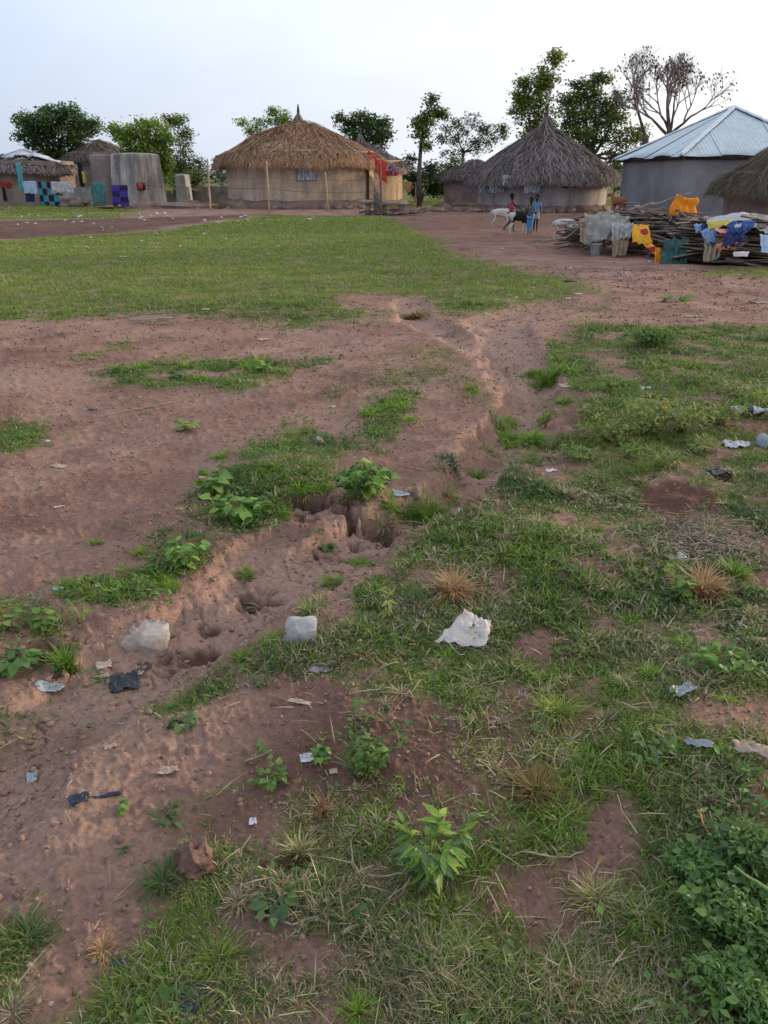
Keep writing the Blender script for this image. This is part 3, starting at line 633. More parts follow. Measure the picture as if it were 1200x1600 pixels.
# ---- grey thatched hut at the right with the bricky one behind
H4, c4, R4, zb4, ze4, za4 = hut('large round mud hut with neat grey thatch, behind the children', 750, 946, 332, 43, 279, 190, 1.17, 'grey', M_MUD2, n=8000, mess=.3, tip=(.7, .24), plinth=(.25,.3), pw=1.02, sw=(.015,.05), slen=(.6,1.5), fringe=.3)
H3, c3, R3, zb3, ze3, za3 = hut('small round hut of brown mud bricks under ragged grey thatch, left of the grey-thatched hut', 695, 790, 322, 49.5, 281, 247, 1.14, 'grey', M_MUDBRICK, n=2600, mess=.35, plinth=(.4,.2), fringe=.3)
M_CLEARP = surf('dull_clear_plastic', [(.22,.23,.24), (.34,.36,.38), (.45,.48,.5)], 5, .35, .4, 20, .02)
M_BLUEP = surf('blue_plastic', [(.03,.04,.40), (.06,.08,.62)], 3, .4)
def rag(root_or_name, name, P, w_, h_, mat, seed=0, parent=None, label=None, cat=None, group=None, fold=.05, n=12, tilt=0, drop=0.0):
    """crumpled hanging cloth; P = top middle"""
    mb = MB()
    def fn(u, v):
        x = (u-.5)*w_*(1+.12*mnoise.noise(Vector((v*3, seed, 0)))); z = -v*h_*(1+.18*mnoise.noise(Vector((u*4, seed, 3))))-drop*w_*4*u*(1-u)
        y = fold*math.sin(u*14+seed+2*v)*(.3+v)+fold*mnoise.noise(Vector((u*5, v*4, seed)))
        return (P.x+x*math.cos(tilt)-y*math.sin(tilt), P.y-abs(y)*math.cos(tilt)+x*math.sin(tilt), P.z+z)
    mb.grid(fn, n*2, n); o = mb.build(name, mat, parent, smooth=True, loc=P); md = o.modifiers.new('thickness', 'SOLIDIFY'); md.thickness = .012
    if label: tag(o, label, cat, group)
    return o
for i, (px, py, w_, h_, m_) in enumerate([(838,270,.75,.32,M_BLUEP),(802,274,1.0,.5,M_CLEARP),(777,285,.7,.45,M_CLEARP),(757,289,.6,.4,M_CLEARP),(832,284,.8,.5,M_CLEARP),(790,281,.4,.3,M_CLEARP)]):
    p = on_wall(c4, R4*1.12, px, py, .1)
    if i == 0: p = W(835, 262, 40.2)
    rag(None, 'plastic_scrap', p, w_, h_, m_, i*3.1, parent=H4, fold=.09)
for px in (885, 893): 
    mb = MB(); p = on_wall(c4, R4, px, 290, .05); mb.box(p, (.35, .12, .22)); mb.build('eave_gap', M_DARK, H4)

# ---- zinc-roofed square house at the right
zh = W(1062, 243, 32.7).z; Nn = W(1062, 243, 32.5); Ln = W(960, 248, 39.2); Ln.z = Nn.z-.02
dl = (Ln-Nn); dl.z = 0; Rn = Nn+Vector((-dl.y*-1, dl.x*-1, 0)); Rn = Nn+Vector((dl.y, -dl.x, 0)); Bn = Ln+(Rn-Nn); Bn.z = Nn.z
cenH = (Nn+Bn)/2; apz = W(1142, 167, cenH.y).z; apex = Vector((cenH.x+.25, cenH.y, apz))
HZ = thing('square_house', (cenH.x, cenH.y, gbase(cenH.x, cenH.y)), 'square grey rendered house under a pale blue zinc pyramid roof', 'house')
ins = .33
def inset(p): q = p+(cenH-p)*ins/((cenH-p).length)*1.4; return Vector((q.x, q.y, 0))
cs_ = [inset(p) for p in (Ln, Nn, Rn, Bn)]
mb = MB()
for i in range(4):
    a_, b_ = cs_[i], cs_[(i+1) % 4]
    mb.grid(lambda u, v: a_.lerp(b_, u)+Vector((.0, .02*mnoise.noise(Vector((u*8, v*5, i))), -.2+v*(Nn.z+.28))), 16, 8)
mb.build('wall', M_GREYWALL, HZ)
def slope(a_, b_, nsheet):
    """one roof slope laid in corrugated sheets from the eave to the apex"""
    ed = (b_-a_); L_ = ed.length
    for s_ in range(nsheet):
        u0, u1 = s_/nsheet, (s_+1)/nsheet+.006; mb = MB(); lift = .012*(s_ % 2)
        nu = 14
        def fn(u, v):
            uu = u0+(u1-u0)*u; e_ = a_+ed*uu; mid = abs(uu-.5)*2; tmax = 1-mid; t = v*max(tmax, 0.0)
            base = a_.lerp(b_, uu); top = apex; m_ = (a_+b_)/2; up = (apex-m_); p = base+up*t
            nrm = ed.cross(up).normalized(); nrm = nrm if nrm.z > 0 else -nrm
            sagz = -.05*math.sin(uu*7+s_)*(1-t)*.9
            return p+nrm*(.012*math.sin(uu*L_/.076*math.pi)*.5+lift)+Vector((0, 0, sagz+.02*mnoise.noise(Vector((uu*6, 2, 0)))*(1-t)))
        mb.grid(fn, nu*3, 6); mb.build('roof_sheet', M_ZINC, HZ).modifiers.new('t', 'SOLIDIFY').thickness = .01
slope(Ln, Nn, 8); slope(Nn, Rn, 8); slope(Rn, Bn, 4); slope(Bn, Ln, 4)
for p in (Ln, Nn, Rn, Bn):
    mb = MB(); dd = (apex-p); sdv = Vector((-dd.y, dd.x, 0)).normalized()
    mb.grid(lambda u, v: p-dd*.0+dd*v+sdv*(u-.5)*.26+Vector((0, 0, .075-.16*abs(u-.5)+.008*math.sin(v*60))), 6, 24)
    mb.build('ridge_cap', M_ZINCW, HZ).modifiers.new('t', 'SOLIDIFY').thickness = .01
mb = MB(); 
for a_, b_ in ((Ln, Nn), (Nn, Rn)):
    d_ = (b_-a_).normalized(); q = Vector((0, 0, -.09)); ii = (cenH-(a_+b_)/2); ii.z = 0; ii.normalize(); mb.tube([a_+ii*.2+q, b_+ii*.2+q], .05, 6)
mb.build('eave_beam', M_DARK, HZ)
for k, (u, vv) in enumerate(((.18, .2), (.4, .86), (.75, .45))):
    pass

# ---- low thatched hut at the right edge
H5, c5, R5, zb5, ze5, za5 = hut('low mud hut with drooping olive brown thatch at the right edge', 1150, 1392, 352, 24.6, 300, 175, 1.17, 'olive', M_MUDBRICK, n=7500, mess=.22, sw=(.008,.022), slen=(.6,1.4), fringe=.3)

# ---- huts at the left
H6, c6, R6, zb6, ze6, za6 = hut('low round hut at the left with dark thatch topped by a cap of metal sheets', -28, 112, 308, 52, 266, 236, 1.13, 'grey', M_MUDBRICK, n=3200, mess=.45, fringe=.4, sw=(.04,.11))
apx6 = Vector((c6[0], c6[1], za6))
for k in range(12):
    a0_, a1_ = 2*math.pi*k/12, 2*math.pi*(k+1.08)/12; mb = MB(); ln = .40+.05*(k % 3)
    def fn(u, v):
        ph = a0_+(a1_-a0_)*u; t = .02+ln*v; r = R6*1.13*t; return Vector((c6[0]+r*math.cos(ph), c6[1]+r*math.sin(ph), za6+.09-(za6-ze6)*t+.03*(k % 2)+.015*math.sin(u*20)))
    mb.grid(fn, 8, 4); mb.build('metal_sheet', M_SHEET, H6).modifiers.new('t', 'SOLIDIFY').thickness = .012
for s_ in (-1, 1):
    mb = MB(); Pa = Vector((c6[0]+s_*.3*R6, c6[1]-.9, za6-.22)); Pb = Vector((c6[0]+s_*.98*R6, c6[1]-1.2, ze6+.25))
    mb.grid(lambda u, v: Pa.lerp(Pb, u)+Vector((0, (v-.5)*.5, .08*math.sin(v*3.1)+.05*mnoise.noise(Vector((u*7, s_, v*3))))), 16, 4)
    mb.build('roof_sheeting', M_WHITEP, H6).modifiers.new('s', 'SOLIDIFY').thickness = .02
hut('grey thatched hut cut off by the left edge, behind the metal-capped hut', -90, 20, 306, 62, 262, 214, 1.15, 'grey', M_MUDBRICK, n=900, mess=.3, tip=None)
H7 = hut('brown thatched hut showing its roof between the dark tree and the mud granary', 112, 212, 306, 60, 250, 216, 1.18, 'brown', M_MUDBRICK, n=1500, mess=.3)[0]
# ---- mud granary: rounded block with a grey shaded side and a little red opening
def block(name, label, cat, pxl, pxr, py_top, Y, depth, mat, taper=.06, rnd=.35, base_py=None, group=None, seed=0, ry=.0):
    A_ = W(pxl, 276, Y); B_ = W(pxr, 276, Y); wd = B_.x-A_.x; cx = (A_.x+B_.x)/2; zb = gbase(cx, Y); zt = W((pxl+pxr)/2, py_top, Y).z
    root = thing(name, (cx, Y+depth/2, zb), label, cat, group); mb = MB()
    def fn(u, v):
        ph = 2*math.pi*u; c_, s_ = math.cos(ph), math.sin(ph); e_ = 2/6.0
        sx = math.copysign(abs(c_)**(rnd), c_); sy = math.copysign(abs(s_)**(rnd), s_)
        if v < .8: z = zb-.2+(zt-zb+.1)*(v/.8); k = 1-taper*(v/.8)
        else: q = (v-.8)/.2; z = zt-.1+.1*math.sin(q*1.57); k = (1-taper)*(1-q)**.6 if q < 1 else 0; k = (1-taper)*math.cos(q*1.57)**.5 if q < .999 else 0
        nz_ = 1+.035*mnoise.noise(Vector((c_*2+seed, s_*2, z*1.5)))
        x = sx*wd/2*k*nz_; y = sy*depth/2*k*nz_; return (cx+x*math.cos(ry)-y*math.sin(ry), Y+depth/2+x*math.sin(ry)+y*math.cos(ry), z)
    mb.grid(fn, 60, 24); mb.build('wall', mat, root, smooth=True); return root
M_GRAN = surf('stained_pale_mud', [(.40,.345,.29), (.52,.455,.385), (.62,.55,.46)], 1.2, .95, .4, 6, .04, ((.13,.125,.13), (1.8, 1.8, .35), .8))
GR = block('mud_granary', 'tall mud granary with rounded top, grey stains and a small red cloth in its opening', 'granary', 172, 236, 238, 46, 2.5, M_GRAN, .12, .35, seed=1, ry=-.55)
p = W(219.5, 291, 45.85)
mb = MB(); mb.box(p+Vector((0, .18, 0)), (.36, .4, .36)); mb.build('opening', M_DARK, GR)
mb = MB(); mb.box(p+Vector((0, -.03, .0)), (.26, .06, .3), Matrix.Rotation(.1, 3, 'Y')); mb.build('red_cloth', surf('red_rag', [(.45,.05,.04), (.6,.1,.07)], 5), GR)
block('mud_store', 'flat grey mud store standing against the left side of the granary', 'store', 141, 168, 240, 49, 3, surf('grey_mud', [(.24,.20,.19), (.31,.265,.25)], 1.5, .95, .3), .03, .25, seed=4)
block('mud_store', 'small square mud store between the green trees and the rock heap', 'store', 271, 290, 272, 55, 1.6, M_MUD2, .04, .3, seed=7)
# low walls and heaps
def low_wall(label, P_, Q_, h, mat, name='mud_wall', th_=.35, jit=.08):
    mb = MB()
    for s_, fl in ((-1, False), (1, True)):
        nn_ = Vector((-(Q_-P_).y, (Q_-P_).x, 0)).normalized()*th_/2*s_
        mb.grid(lambda u, v: P_.lerp(Q_, u)-nn_*-1+Vector((0, 0, -.15+(h+.15+.25*mnoise.noise(Vector((u*6, P_.x, 0)))*h*.5)*v))+Vector((jit*mnoise.noise(Vector((u*8, v*3, s_))), jit*mnoise.noise(Vector((u*8, v*3, 5+s_))), 0)), 24, 6, flip=fl)
    mb.grid(lambda u, v: P_.lerp(Q_, u)+Vector((-(Q_-P_).y, (Q_-P_).x, 0)).normalized()*th_*(v-.5)+Vector((0, 0, h-.03+.25*mnoise.noise(Vector((u*6, P_.x, 0)))*h*.5)), 24, 2)
    return tag(mb.build(name, mat, smooth=True), label, 'wall')
def gp(px, Y): p = W(px, 276, Y); return Vector((p.x, Y, gbase(p.x, Y)))
low_wall('low crumbling mud wall left of the golden hut', gp(310, 56), gp(360, 54), 1.0, M_MUDBRICK)
low_wall('low mud wall running behind the rock heap', gp(236, 58), gp(318, 58), .7, M_MUDBRICK)
low_wall('low grey mud wall between the left hut and the granary', gp(96, 50), gp(142, 50), 1.0, M_MUD2)
M_ROCK = surf('brown_rock', [(.15,.11,.09), (.26,.19,.16), (.36,.29,.25)], 3, .95, .5, 12, .03)
M_CONC = surf('pale_concrete', [(.24,.165,.125), (.42,.35,.29), (.52,.46,.39)], 7, .95, .6, 45, .01)
def rock(name, label, px, py, wpx, hpx, mat, cat='rock', group=None, seed=0, P=None, sq=None, lump=.35, n=14, rz=0, tilt=0, sink=.25):
    p = P or at(px, py); m_ = MPP(p.y); w_ = wpx*m_; h_ = hpx*m_; mb = MB()
    mb.ball(p+Vector((0, 0, h_*(.5-sink))), 1, n, n*2//3, (w_/2, (sq or .8)*w_/2, h_/2*1.1), lump, seed, rot=Matrix.Rotation(rz, 3, 'Z') @ Matrix.Rotation(tilt, 3, 'Y'))
    return tag(mb.build(name, mat, smooth=False, loc=p), label, cat, group)
for i, (px, py, w_, h_) in enumerate([(262,300,22,9),(282,298,26,12),(300,297,22,13),(274,304,20,9),(318,303,16,8),(291,304,24,10),(247,302,14,8),(308,304,14,7),(268,293,14,9)]):
    rock('rock', 'brown rock in the heap between granary and golden hut', px, py, w_, h_, M_ROCK, group='rocks heaped left of the golden hut', seed=i, P=gp(px, 46.5+.5*(i % 3)))
for i, (px, py, w_, h_, Y) in enumerate([(622,328,26,12,38),(650,330,20,13,39.5),(668,326,24,12,42),(690,328,26,9,41),(716,326,22,9,41.5),(742,330,26,8,40.8),(700,320,20,9,44)]):
    rock('earth_heap', 'low heap of reddish earth near the small brick hut', px, py, w_, h_, M_PLINTH, 'earth heap', 'heaps of red earth before the brick hut', seed=20+i, P=gp(px, Y), lump=.5, sink=.4)
for i in range(15):
    px = 770+i*12.5+random.uniform(-3, 3)
    rock('stone', 'rough stone along the foot of the grey-thatched hut', px, 330, random.uniform(12, 20), random.uniform(7, 12), M_ROCK, 'stone', 'stones at the foot of the grey-thatched hut', seed=40+i, P=gp(px, c4[1]-math.sqrt(max(.5, (R4+.4)**2-(W(px, 276, 43).x-c4[0])**2)) if abs(W(px, 276, 43).x-c4[0]) < R4+.3 else 41))
for i, (px, w_, h_) in enumerate([(424,18,10),(446,16,9),(505,14,12),(527,14,10),(545,13,8),(565,12,8)]):
    rock('stone', 'dark stone at the foot of the golden hut wall', px, 325, w_, h_, M_ROCK, 'stone', 'stones at the foot of the golden hut', seed=60+i, P=gp(px, 43.6+.3*abs(px-470)/60))
rock('earth_bank', 'pale bare earth bank in front of the granary', 250, 310, 190, 14, M_PLINTH, 'earth bank', seed=71, P=gp(250, 45), lump=.3, sq=.3, sink=.4, n=30)
rock('rubble', 'grey rubble heap beside the hanging clothes at the left', 105, 305, 50, 18, M_ROCK, 'rubble heap', seed=77, P=gp(108, 47.5), lump=.6, sq=.5, n=24)

# ================================================================== FENCE, POLES, PLATFORM
def pole(px, py, topx, topy, r=.045, label='', group='bamboo fence posts', mat=None, name='fence_post'):
    P_ = at(px, py); T_ = W(topx, topy, P_.y); n_ = 9; pts_ = [P_.lerp(T_, i/n_)+Vector((.03*mnoise.noise(Vector((i*.7, px, 0))), 0, 0)) for i in range(n_+1)]; pts_[0].z -= .2
    mb = MB(); mb.tube(pts_, [r*(1.1-.35*i/n_)*(1.12 if i % 2 else 1) for i in range(n_+1)], 8)
    tag(mb.build(name, mat or M_BAMBOO, smooth=True, loc=P_), label, 'post', group); return P_, T_
posts = [pole(38, 316, 30, 250, label='bamboo post at the left edge, beside the turquoise cloth'),
 pole(139, 312, 133, 243, .05, label='tall bamboo post left of the granary'), pole(231, 325, 226, 250, .03, label='thin grey post in front of the granary'),
 pole(329, 330, 324, 248, label='bamboo post standing left of the golden hut'), pole(421, 332, 416, 251, label='bamboo post in front of the left half of the golden hut'),
 pole(513, 329, 508, 269, .04, label='short bamboo post in front of the golden hut, right of its window'), pole(596, 337, 594, 252, .05, label='dark wooden post under the red cloth', mat=M_WOOD),
 pole(649, 318, 649, 285, .04, label='short stake behind the log platform', mat=M_WOOD)]
def wire(name, label, pts_, r=.008, sag=.06, group=None, cat='wire', mat=None):
    mb = MB(); path = []
    for a_, b_ in zip(pts_[:-1], pts_[1:]):
        for i in range(10): t = i/10; path.append(a_.lerp(b_, t)-Vector((0, 0, sag*4*t*(1-t))))
    path.append(pts_[-1]); mb.tube(path, r, 4); return tag(mb.build(name, mat or M_WIRE), label, cat, group)
def pz(i, f): return posts[i][0].lerp(posts[i][1], f)
wire('fence_wire', 'lower sagging wire strung between the bamboo posts', [pz(i, .48) for i in (2, 3, 4, 5, 6)], .009)
wire('fence_wire', 'upper wire between the posts before the golden hut', [pz(i, .68) for i in (3, 4)]+[pz(5, .8), pz(6, .7)], .007)
wire('washing_line', 'washing line carrying the clothes at the left', [gp(-60, 43)+Vector((0, 0, 1.2)), pz(0, .5), pz(1, .45), pz(2, .45)], .01, cat='washing line')

# clothes on the line and eaves
def cm(name, cols, scale=5, extra=None, rough=.9): return surf(name, cols, scale, rough, .25, 30, .01, extra=extra)
M_TURQ = cm('turquoise_cloth', [(.10,.36,.38), (.16,.48,.50)]); M_TEAL = cm('teal_cloth', [(.06,.19,.19), (.10,.28,.27)])
M_LBLUE = cm('light_blue_cloth', [(.38,.50,.66), (.50,.62,.76)]); M_WHITEC = cm('off_white_cloth', [(.44,.42,.42), (.58,.57,.58)])
M_RED = cm('red_cloth', [(.55,.045,.03), (.75,.09,.05)]); M_ORANGE = cm('orange_cloth', [(.85,.27,.015), (.95,.36,.025)], 2); M_YELLOW = cm('yellow_cloth', [(.48,.38,.07), (.66,.54,.10)])
M_NAVY = cm('navy_cloth', [(.02,.025,.08), (.04,.045,.14)]); M_ROYAL = cm('royal_blue_cloth', [(.025,.06,.18), (.05,.12,.30)]); M_PINK = cm('pink_cloth', [(.75,.22,.24), (.85,.32,.33)])
M_BLACKC = cm('black_cloth', [(.012,.012,.014), (.03,.03,.035)]); M_KHAKI = cm('khaki_cloth', [(.28,.22,.15), (.40,.33,.23)]); M_SKY = cm('sky_blue_cloth', [(.18,.30,.50), (.28,.42,.60)])
M_BROWNC = cm('brown_sacking', [(.25,.17,.10), (.38,.27,.17)], 9); M_ORED = cm('rust_cloth', [(.55,.16,.06), (.7,.25,.1)])
def plaid(ca_, cb_, sx, sz):
    def f(t, c, colr):
        ck = nn(t, 'ShaderNodeTexChecker', Scale=1.0); mpn = nn(t, 'ShaderNodeMapping'); mpn.inputs['Scale'].default_value = (sx, .001, sz); t.links.new(c, mpn.inputs['Vector']); t.links.new(mpn.outputs[0], ck.inputs['Vector']); ck.inputs['Color1'].default_value = (*ca_, 1); ck.inputs['Color2'].default_value = (*cb_, 1); return ck.outputs['Color']
    return f
M_PLAID = cm('turquoise_and_navy_blocks', [(.1,.1,.1), (.2,.2,.2)], 5, plaid((.02,.02,.06), (.06,.30,.34), 3.4, 3.2)); M_PLAID2 = cm('violet_and_black_bands', [(.1,.1,.1), (.2,.2,.2)], 5, plaid((.08,.05,.32), (.03,.025,.09), .9, 3.6))
def hang(px, py, wpx, hpx, Y, mat, label, cat='cloth', seed=0, group=None, fold=.05, name='hanging_cloth', tilt=0):
    P_ = W(px, py, Y); m_ = MPP(Y); return rag(None, name, P_, wpx*m_, hpx*m_, mat, seed, label=label, cat=cat, group=group, fold=fold, tilt=tilt)
Yl = 42.5
hang(28, 254, 8, 40, 44.5, M_TURQ, 'narrow turquoise cloth hanging beside the leftmost post', seed=1)
hang(9, 283, 18, 10, Yl, cm('black_red_cloth', [(.03,.02,.02), (.5,.07,.04)], 6), 'black cloth with red patches at the left edge of the washing line', seed=2)
hang(5, 290, 5, 22, Yl, M_BLACKC, 'narrow black cloth at the left end of the washing line', seed=3)
hang(46, 283, 20, 18, Yl, M_LBLUE, 'pale blue shirt on the washing line', seed=4, fold=.07)
hang(46, 300, 14, 14, Yl+.1, M_NAVY, 'dark navy cloth below the pale blue shirt', seed=5)
hang(65, 284, 12, 33, Yl, M_PLAID, 'turquoise and navy block-patterned cloth, left one of two', seed=6)
hang(81, 284, 16, 34, Yl+.05, M_PLAID, 'turquoise and navy block-patterned cloth, right one of two', seed=7)
hang(96, 284, 34, 16, Yl, M_WHITEC, 'long off white cloth on the washing line', seed=8, fold=.08)
hang(124, 254, 7, 34, 47, M_BLACKC, 'black garment hanging on the post by the granary', seed=9)
hang(130, 268, 4, 16, 46.8, M_YELLOW, 'thin yellow cloth strip beside the bamboo post', seed=10)
hang(153, 285, 20, 30, Yl-.2, M_TEAL, 'dark teal garment hanging before the granary', seed=11, fold=.09)
hang(186, 289, 25, 30, Yl-.3, M_PLAID2, 'violet cloth with black bands hanging before the granary', seed=12)
# red cloth over the right eave of the golden hut
Pa = W(574, 236, 45.3); Pb = W(604, 256, 44.4)
mb = MB()
def fn(u, v):
    p = Pa.lerp(Pb, u); top = p+Vector((0, 0, .08*math.sin(u*9))); dp = (.35+.65*sst(.35, .75, u))*1.0*v
    return top+Vector((.03*math.sin(v*8+u*20), -.1*v-.06*math.sin(u*18+v*3), -dp*(1 if u > .4 else .55)))
mb.grid(fn, 26, 14); o = mb.build('red_cloth', M_RED, smooth=True); o.modifiers.new('t', 'SOLIDIFY').thickness = .015; tag(o, 'bright red cloth draped over the right eave of the golden hut', 'cloth')
for i, (px, py, m_) in enumerate([(590,255,cm('violet_rag', [(.12,.09,.2), (.2,.16,.3)])),(600,259,M_NAVY),(612,263,cm('wine_rag', [(.3,.06,.1), (.4,.1,.16)])),(624,262,cm('salmon_rag', [(.6,.35,.28), (.7,.45,.36)])),(606,256,cm('mauve_rag', [(.3,.2,.33), (.4,.3,.4)]))]):
    rag(None, 'eave_rag', W(px, py, 51.0), .85, .4, m_, i*2.2, parent=H2, fold=.08)
wire('washing_line', 'thin washing line right of the ochre hut', [W(622, 283, 52), W(650, 287, 48)], .01, cat='washing line')
hang(633, 283, 6, 11, 50.5, M_YELLOW, 'small yellow cloth hanging right of the ochre hut', seed=13)
hang(639, 284, 6, 15, 50.2, cm('salmon_cloth', [(.65,.3,.2), (.75,.38,.26)]), 'small salmon cloth hanging next to the yellow one', seed=14)

# log platform in front of the huts
LP = thing('log_platform', gp(605, 37.6), 'low rest platform of grey logs on forked stumps, right of the golden hut', 'platform')
def stick(mbx, A_, B_, r0, r1, bend=.06, n=6, seed=0, sides=7):
    A_ = Vector(A_); B_ = Vector(B_); L_ = (B_-A_).length
    pts_ = [A_.lerp(B_, i/n)+Vector((mnoise.noise(Vector((i*.8, seed, 0))), mnoise.noise(Vector((i*.8, seed, 9))), mnoise.noise(Vector((i*.8, seed, 19)))))*bend*L_*math.sin(math.pi*i/n) for i in range(n+1)]
    mbx.tube(pts_, [r0+(r1-r0)*i/n for i in range(n+1)], sides)
for i in range(9):
    mb = MB(); Y_ = 37.0+.16*i; z_ = .55+.02*(i % 2); stick(mb, gp(566+random.uniform(-8, 4), Y_)+Vector((0,0,z_)), gp(640+random.uniform(-8, 6), Y_)+Vector((0,0,z_-.08)), .065, .05, .05, seed=i*3); mb.build('log', M_WOOD2, LP, smooth=True)
for px, Y_ in ((574,37.1),(574,38.2),(626,37.1),(628,38.2),(600,37.1)):
    mb = MB(); mb.tube([gp(px, Y_)-Vector((0,0,.1)), gp(px, Y_)+Vector((.03,0,.5))], [.13,.1], 8); mb.build('stump', M_WOOD, LP, smooth=True)
for i in range(7):
    mb = MB(); a_ = gp(560+i*12, 36.6+random.random())+Vector((0,0,.08)); stick(mb, a_, a_+Vector((random.uniform(.8, 1.6), random.uniform(-.3, .6), random.uniform(0, .25))), .05, .03, .1, seed=i*7); mb.build('branch', M_WOOD, LP, smooth=True)
mb = MB(); mb.tube([gp(590, 37)-Vector((0,0,.1)), gp(589, 37)+Vector((0,0,.9)), W(589, 300, 37)], [.17,.15,.08], 9); tag(mb.build('tree_stump', M_WOOD, smooth=True), 'upright dark stump standing at the log platform', 'stump')
hang(0, 0, 1, 1, 40, M_WHITEC, '', seed=0) if False else None

# ================================================================== TREES
def cb(col, s=.25): m_ = random.uniform(1-s, 1+s); return tuple(x*m_ for x in col)
def tree(name, label, base_px, Y, fork_py, blobs, cols, leaf=.13, dens=1.0, trunk_r=.2, clus=.42, group=None, base_dx=0, up=.35, cat='tree', shape=.55, bare=False):
    B_ = gp(base_px, Y); root = thing(name, B_, label, cat, group); Fk = W(base_px+base_dx, fork_py, Y); m_ = MPP(Y)
    tb = MB(); mid = B_.lerp(Fk, .5)+Vector((random.uniform(-.15, .15), 0, 0)); tb.tube([B_-Vector((0,0,.3)), mid, Fk], [trunk_r*1.25, trunk_r, trunk_r*.75], 9); lb = MB(); fo = MB()
    for bi, (px, py, rx, ry) in enumerate(blobs):
        C_ = W(px, py, Y)+Vector((0, random.uniform(-.35, .35)*rx*m_*2, 0)); rX, rZ = rx*m_, ry*m_; rY = (rX+rZ)*.5
        k1 = Fk.lerp(C_, .5)+Vector((0, 0, -.12*(C_-Fk).length)); lb.tube([Fk, k1, C_], [trunk_r*.36, trunk_r*.2, trunk_r*.07], 6)
        nsub = max(6, int(11*dens*(rX*rZ)/(clus*clus)*.62))
        for s_ in range(nsub):
            d_ = Vector((random.gauss(0, 1), random.gauss(0, 1), random.gauss(0, 1))).normalized()*(random.random()**.38)
            sc = C_+Vector((d_.x*rX, d_.y*rY, d_.z*rZ))
            if random.random() < .5: lb.tube([C_.lerp(sc, .1), C_.lerp(sc, .55)+Vector((0,0,-.05)), sc], [trunk_r*.1, trunk_r*.07, .008], 4, cap=False)
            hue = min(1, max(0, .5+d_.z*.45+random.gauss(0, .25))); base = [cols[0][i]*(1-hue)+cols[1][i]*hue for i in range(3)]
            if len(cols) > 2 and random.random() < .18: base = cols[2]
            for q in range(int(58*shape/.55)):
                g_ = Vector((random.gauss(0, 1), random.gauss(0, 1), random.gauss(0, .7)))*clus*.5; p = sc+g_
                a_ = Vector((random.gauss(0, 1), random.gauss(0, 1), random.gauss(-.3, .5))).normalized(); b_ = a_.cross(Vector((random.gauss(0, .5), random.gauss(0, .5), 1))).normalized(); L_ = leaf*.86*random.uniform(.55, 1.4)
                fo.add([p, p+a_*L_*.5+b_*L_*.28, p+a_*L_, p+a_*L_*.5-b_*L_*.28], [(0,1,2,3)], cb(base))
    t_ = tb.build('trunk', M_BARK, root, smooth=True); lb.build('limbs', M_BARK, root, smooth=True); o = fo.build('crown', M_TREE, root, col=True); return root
DG = [(.07,.13,.05), (.15,.24,.08)]; MG = [(.10,.16,.05), (.20,.29,.08), (.30,.33,.08)]; PG = [(.16,.26,.055), (.32,.46,.09), (.40,.46,.11)]; GG_ = [(.11,.14,.085), (.18,.22,.12)]
tree('mango_tree', 'dense dark green round-crowned tree behind the metal-capped hut', 92, 60, 250, [(90,196,42,26),(58,196,26,18),(122,196,24,20),(45,210,20,14),(95,178,34,14),(70,222,26,16),(112,222,28,16),(33,187,12,6),(145,192,12,5),(88,240,34,12)], DG, .26, .9, .35, .5)
tree('leafy_tree', 'pale green leafy tree in front of its group, right of the granary', 246, 51, 296, [(238,275,10,14),(256,280,12,12),(246,262,14,14),(190,208,20,18),(215,218,26,22),(245,208,24,18),(240,240,26,26),(225,198,14,10),(262,225,14,20),(200,232,20,14),(250,262,18,18),(178,200,8,10)], PG, .24, .8, .15, .45)
tree('leafy_tree', 'darker green tree at the right of the group beside the granary', 284, 59, 280, [(278,190,20,8),(290,205,12,14),(268,196,14,8),(286,222,13,10),(292,238,12,8),(276,262,20,18),(300,262,14,12),(305,250,10,6),(262,186,12,5)], MG, .2, .65, .15, .4)
tree('bush', 'dark green bush behind the low wall at the foot of the leafy trees', 290, 57, 298, [(275,282,16,12),(295,282,16,14),(306,276,8,8)], MG, .2, .9, .06, .4, cat='bush')
tree('thin_tree', 'thin sparse tree seen through the gap left of the golden hut', 345, 62, 290, [(340,268,9,8),(348,278,8,6),(350,258,7,4)], GG_, .16, .5, .06, .35)
tree('slender_tree', 'light sparse tree rising behind the left slope of the golden roof', 425, 62, 230, [(412,190,12,6),(432,182,16,9),(378,194,9,6),(402,200,14,6),(445,180,9,7),(425,172,8,4),(395,204,14,5),(440,190,12,6)], PG, .2, .45, .1, .4)
tree('palm_like_tree', 'dark feathery tree rising behind the two middle huts', 572, 64, 250, [(565,196,26,14),(590,202,20,16),(545,196,16,10),(575,183,26,7),(604,212,9,10),(532,186,9,5),(560,214,20,10),(600,190,10,8),(595,225,14,8)], DG, .26, .8, .2, .45)
tree('young_tree', 'slim young tree with bare stem and small bright crown, left of the hut pair', 656, 48, 222, [(668,185,15,12),(664,202,12,12),(680,178,12,8),(674,156,6,9),(655,210,8,8),(664,225,7,8),(690,178,5,7),(652,192,9,9)], [(.06,.10,.03), (.16,.22,.04), (.30,.34,.06)], .2, .8, .13, .35, base_dx=2)
tree('acacia_tree', 'grey green open acacia between the young tree and the grey-thatched hut', 724, 66, 238, [(712,192,14,11),(735,188,14,10),(700,206,13,8),(750,214,16,14),(768,216,12,10),(744,232,18,12),(715,218,12,8),(722,205,14,8),(690,216,9,6),(760,200,8,8),(705,240,14,6),(788,208,5,11),(783,200,5,5)], GG_+[(.10,.16,.05)], .2, .5, .14, .42)
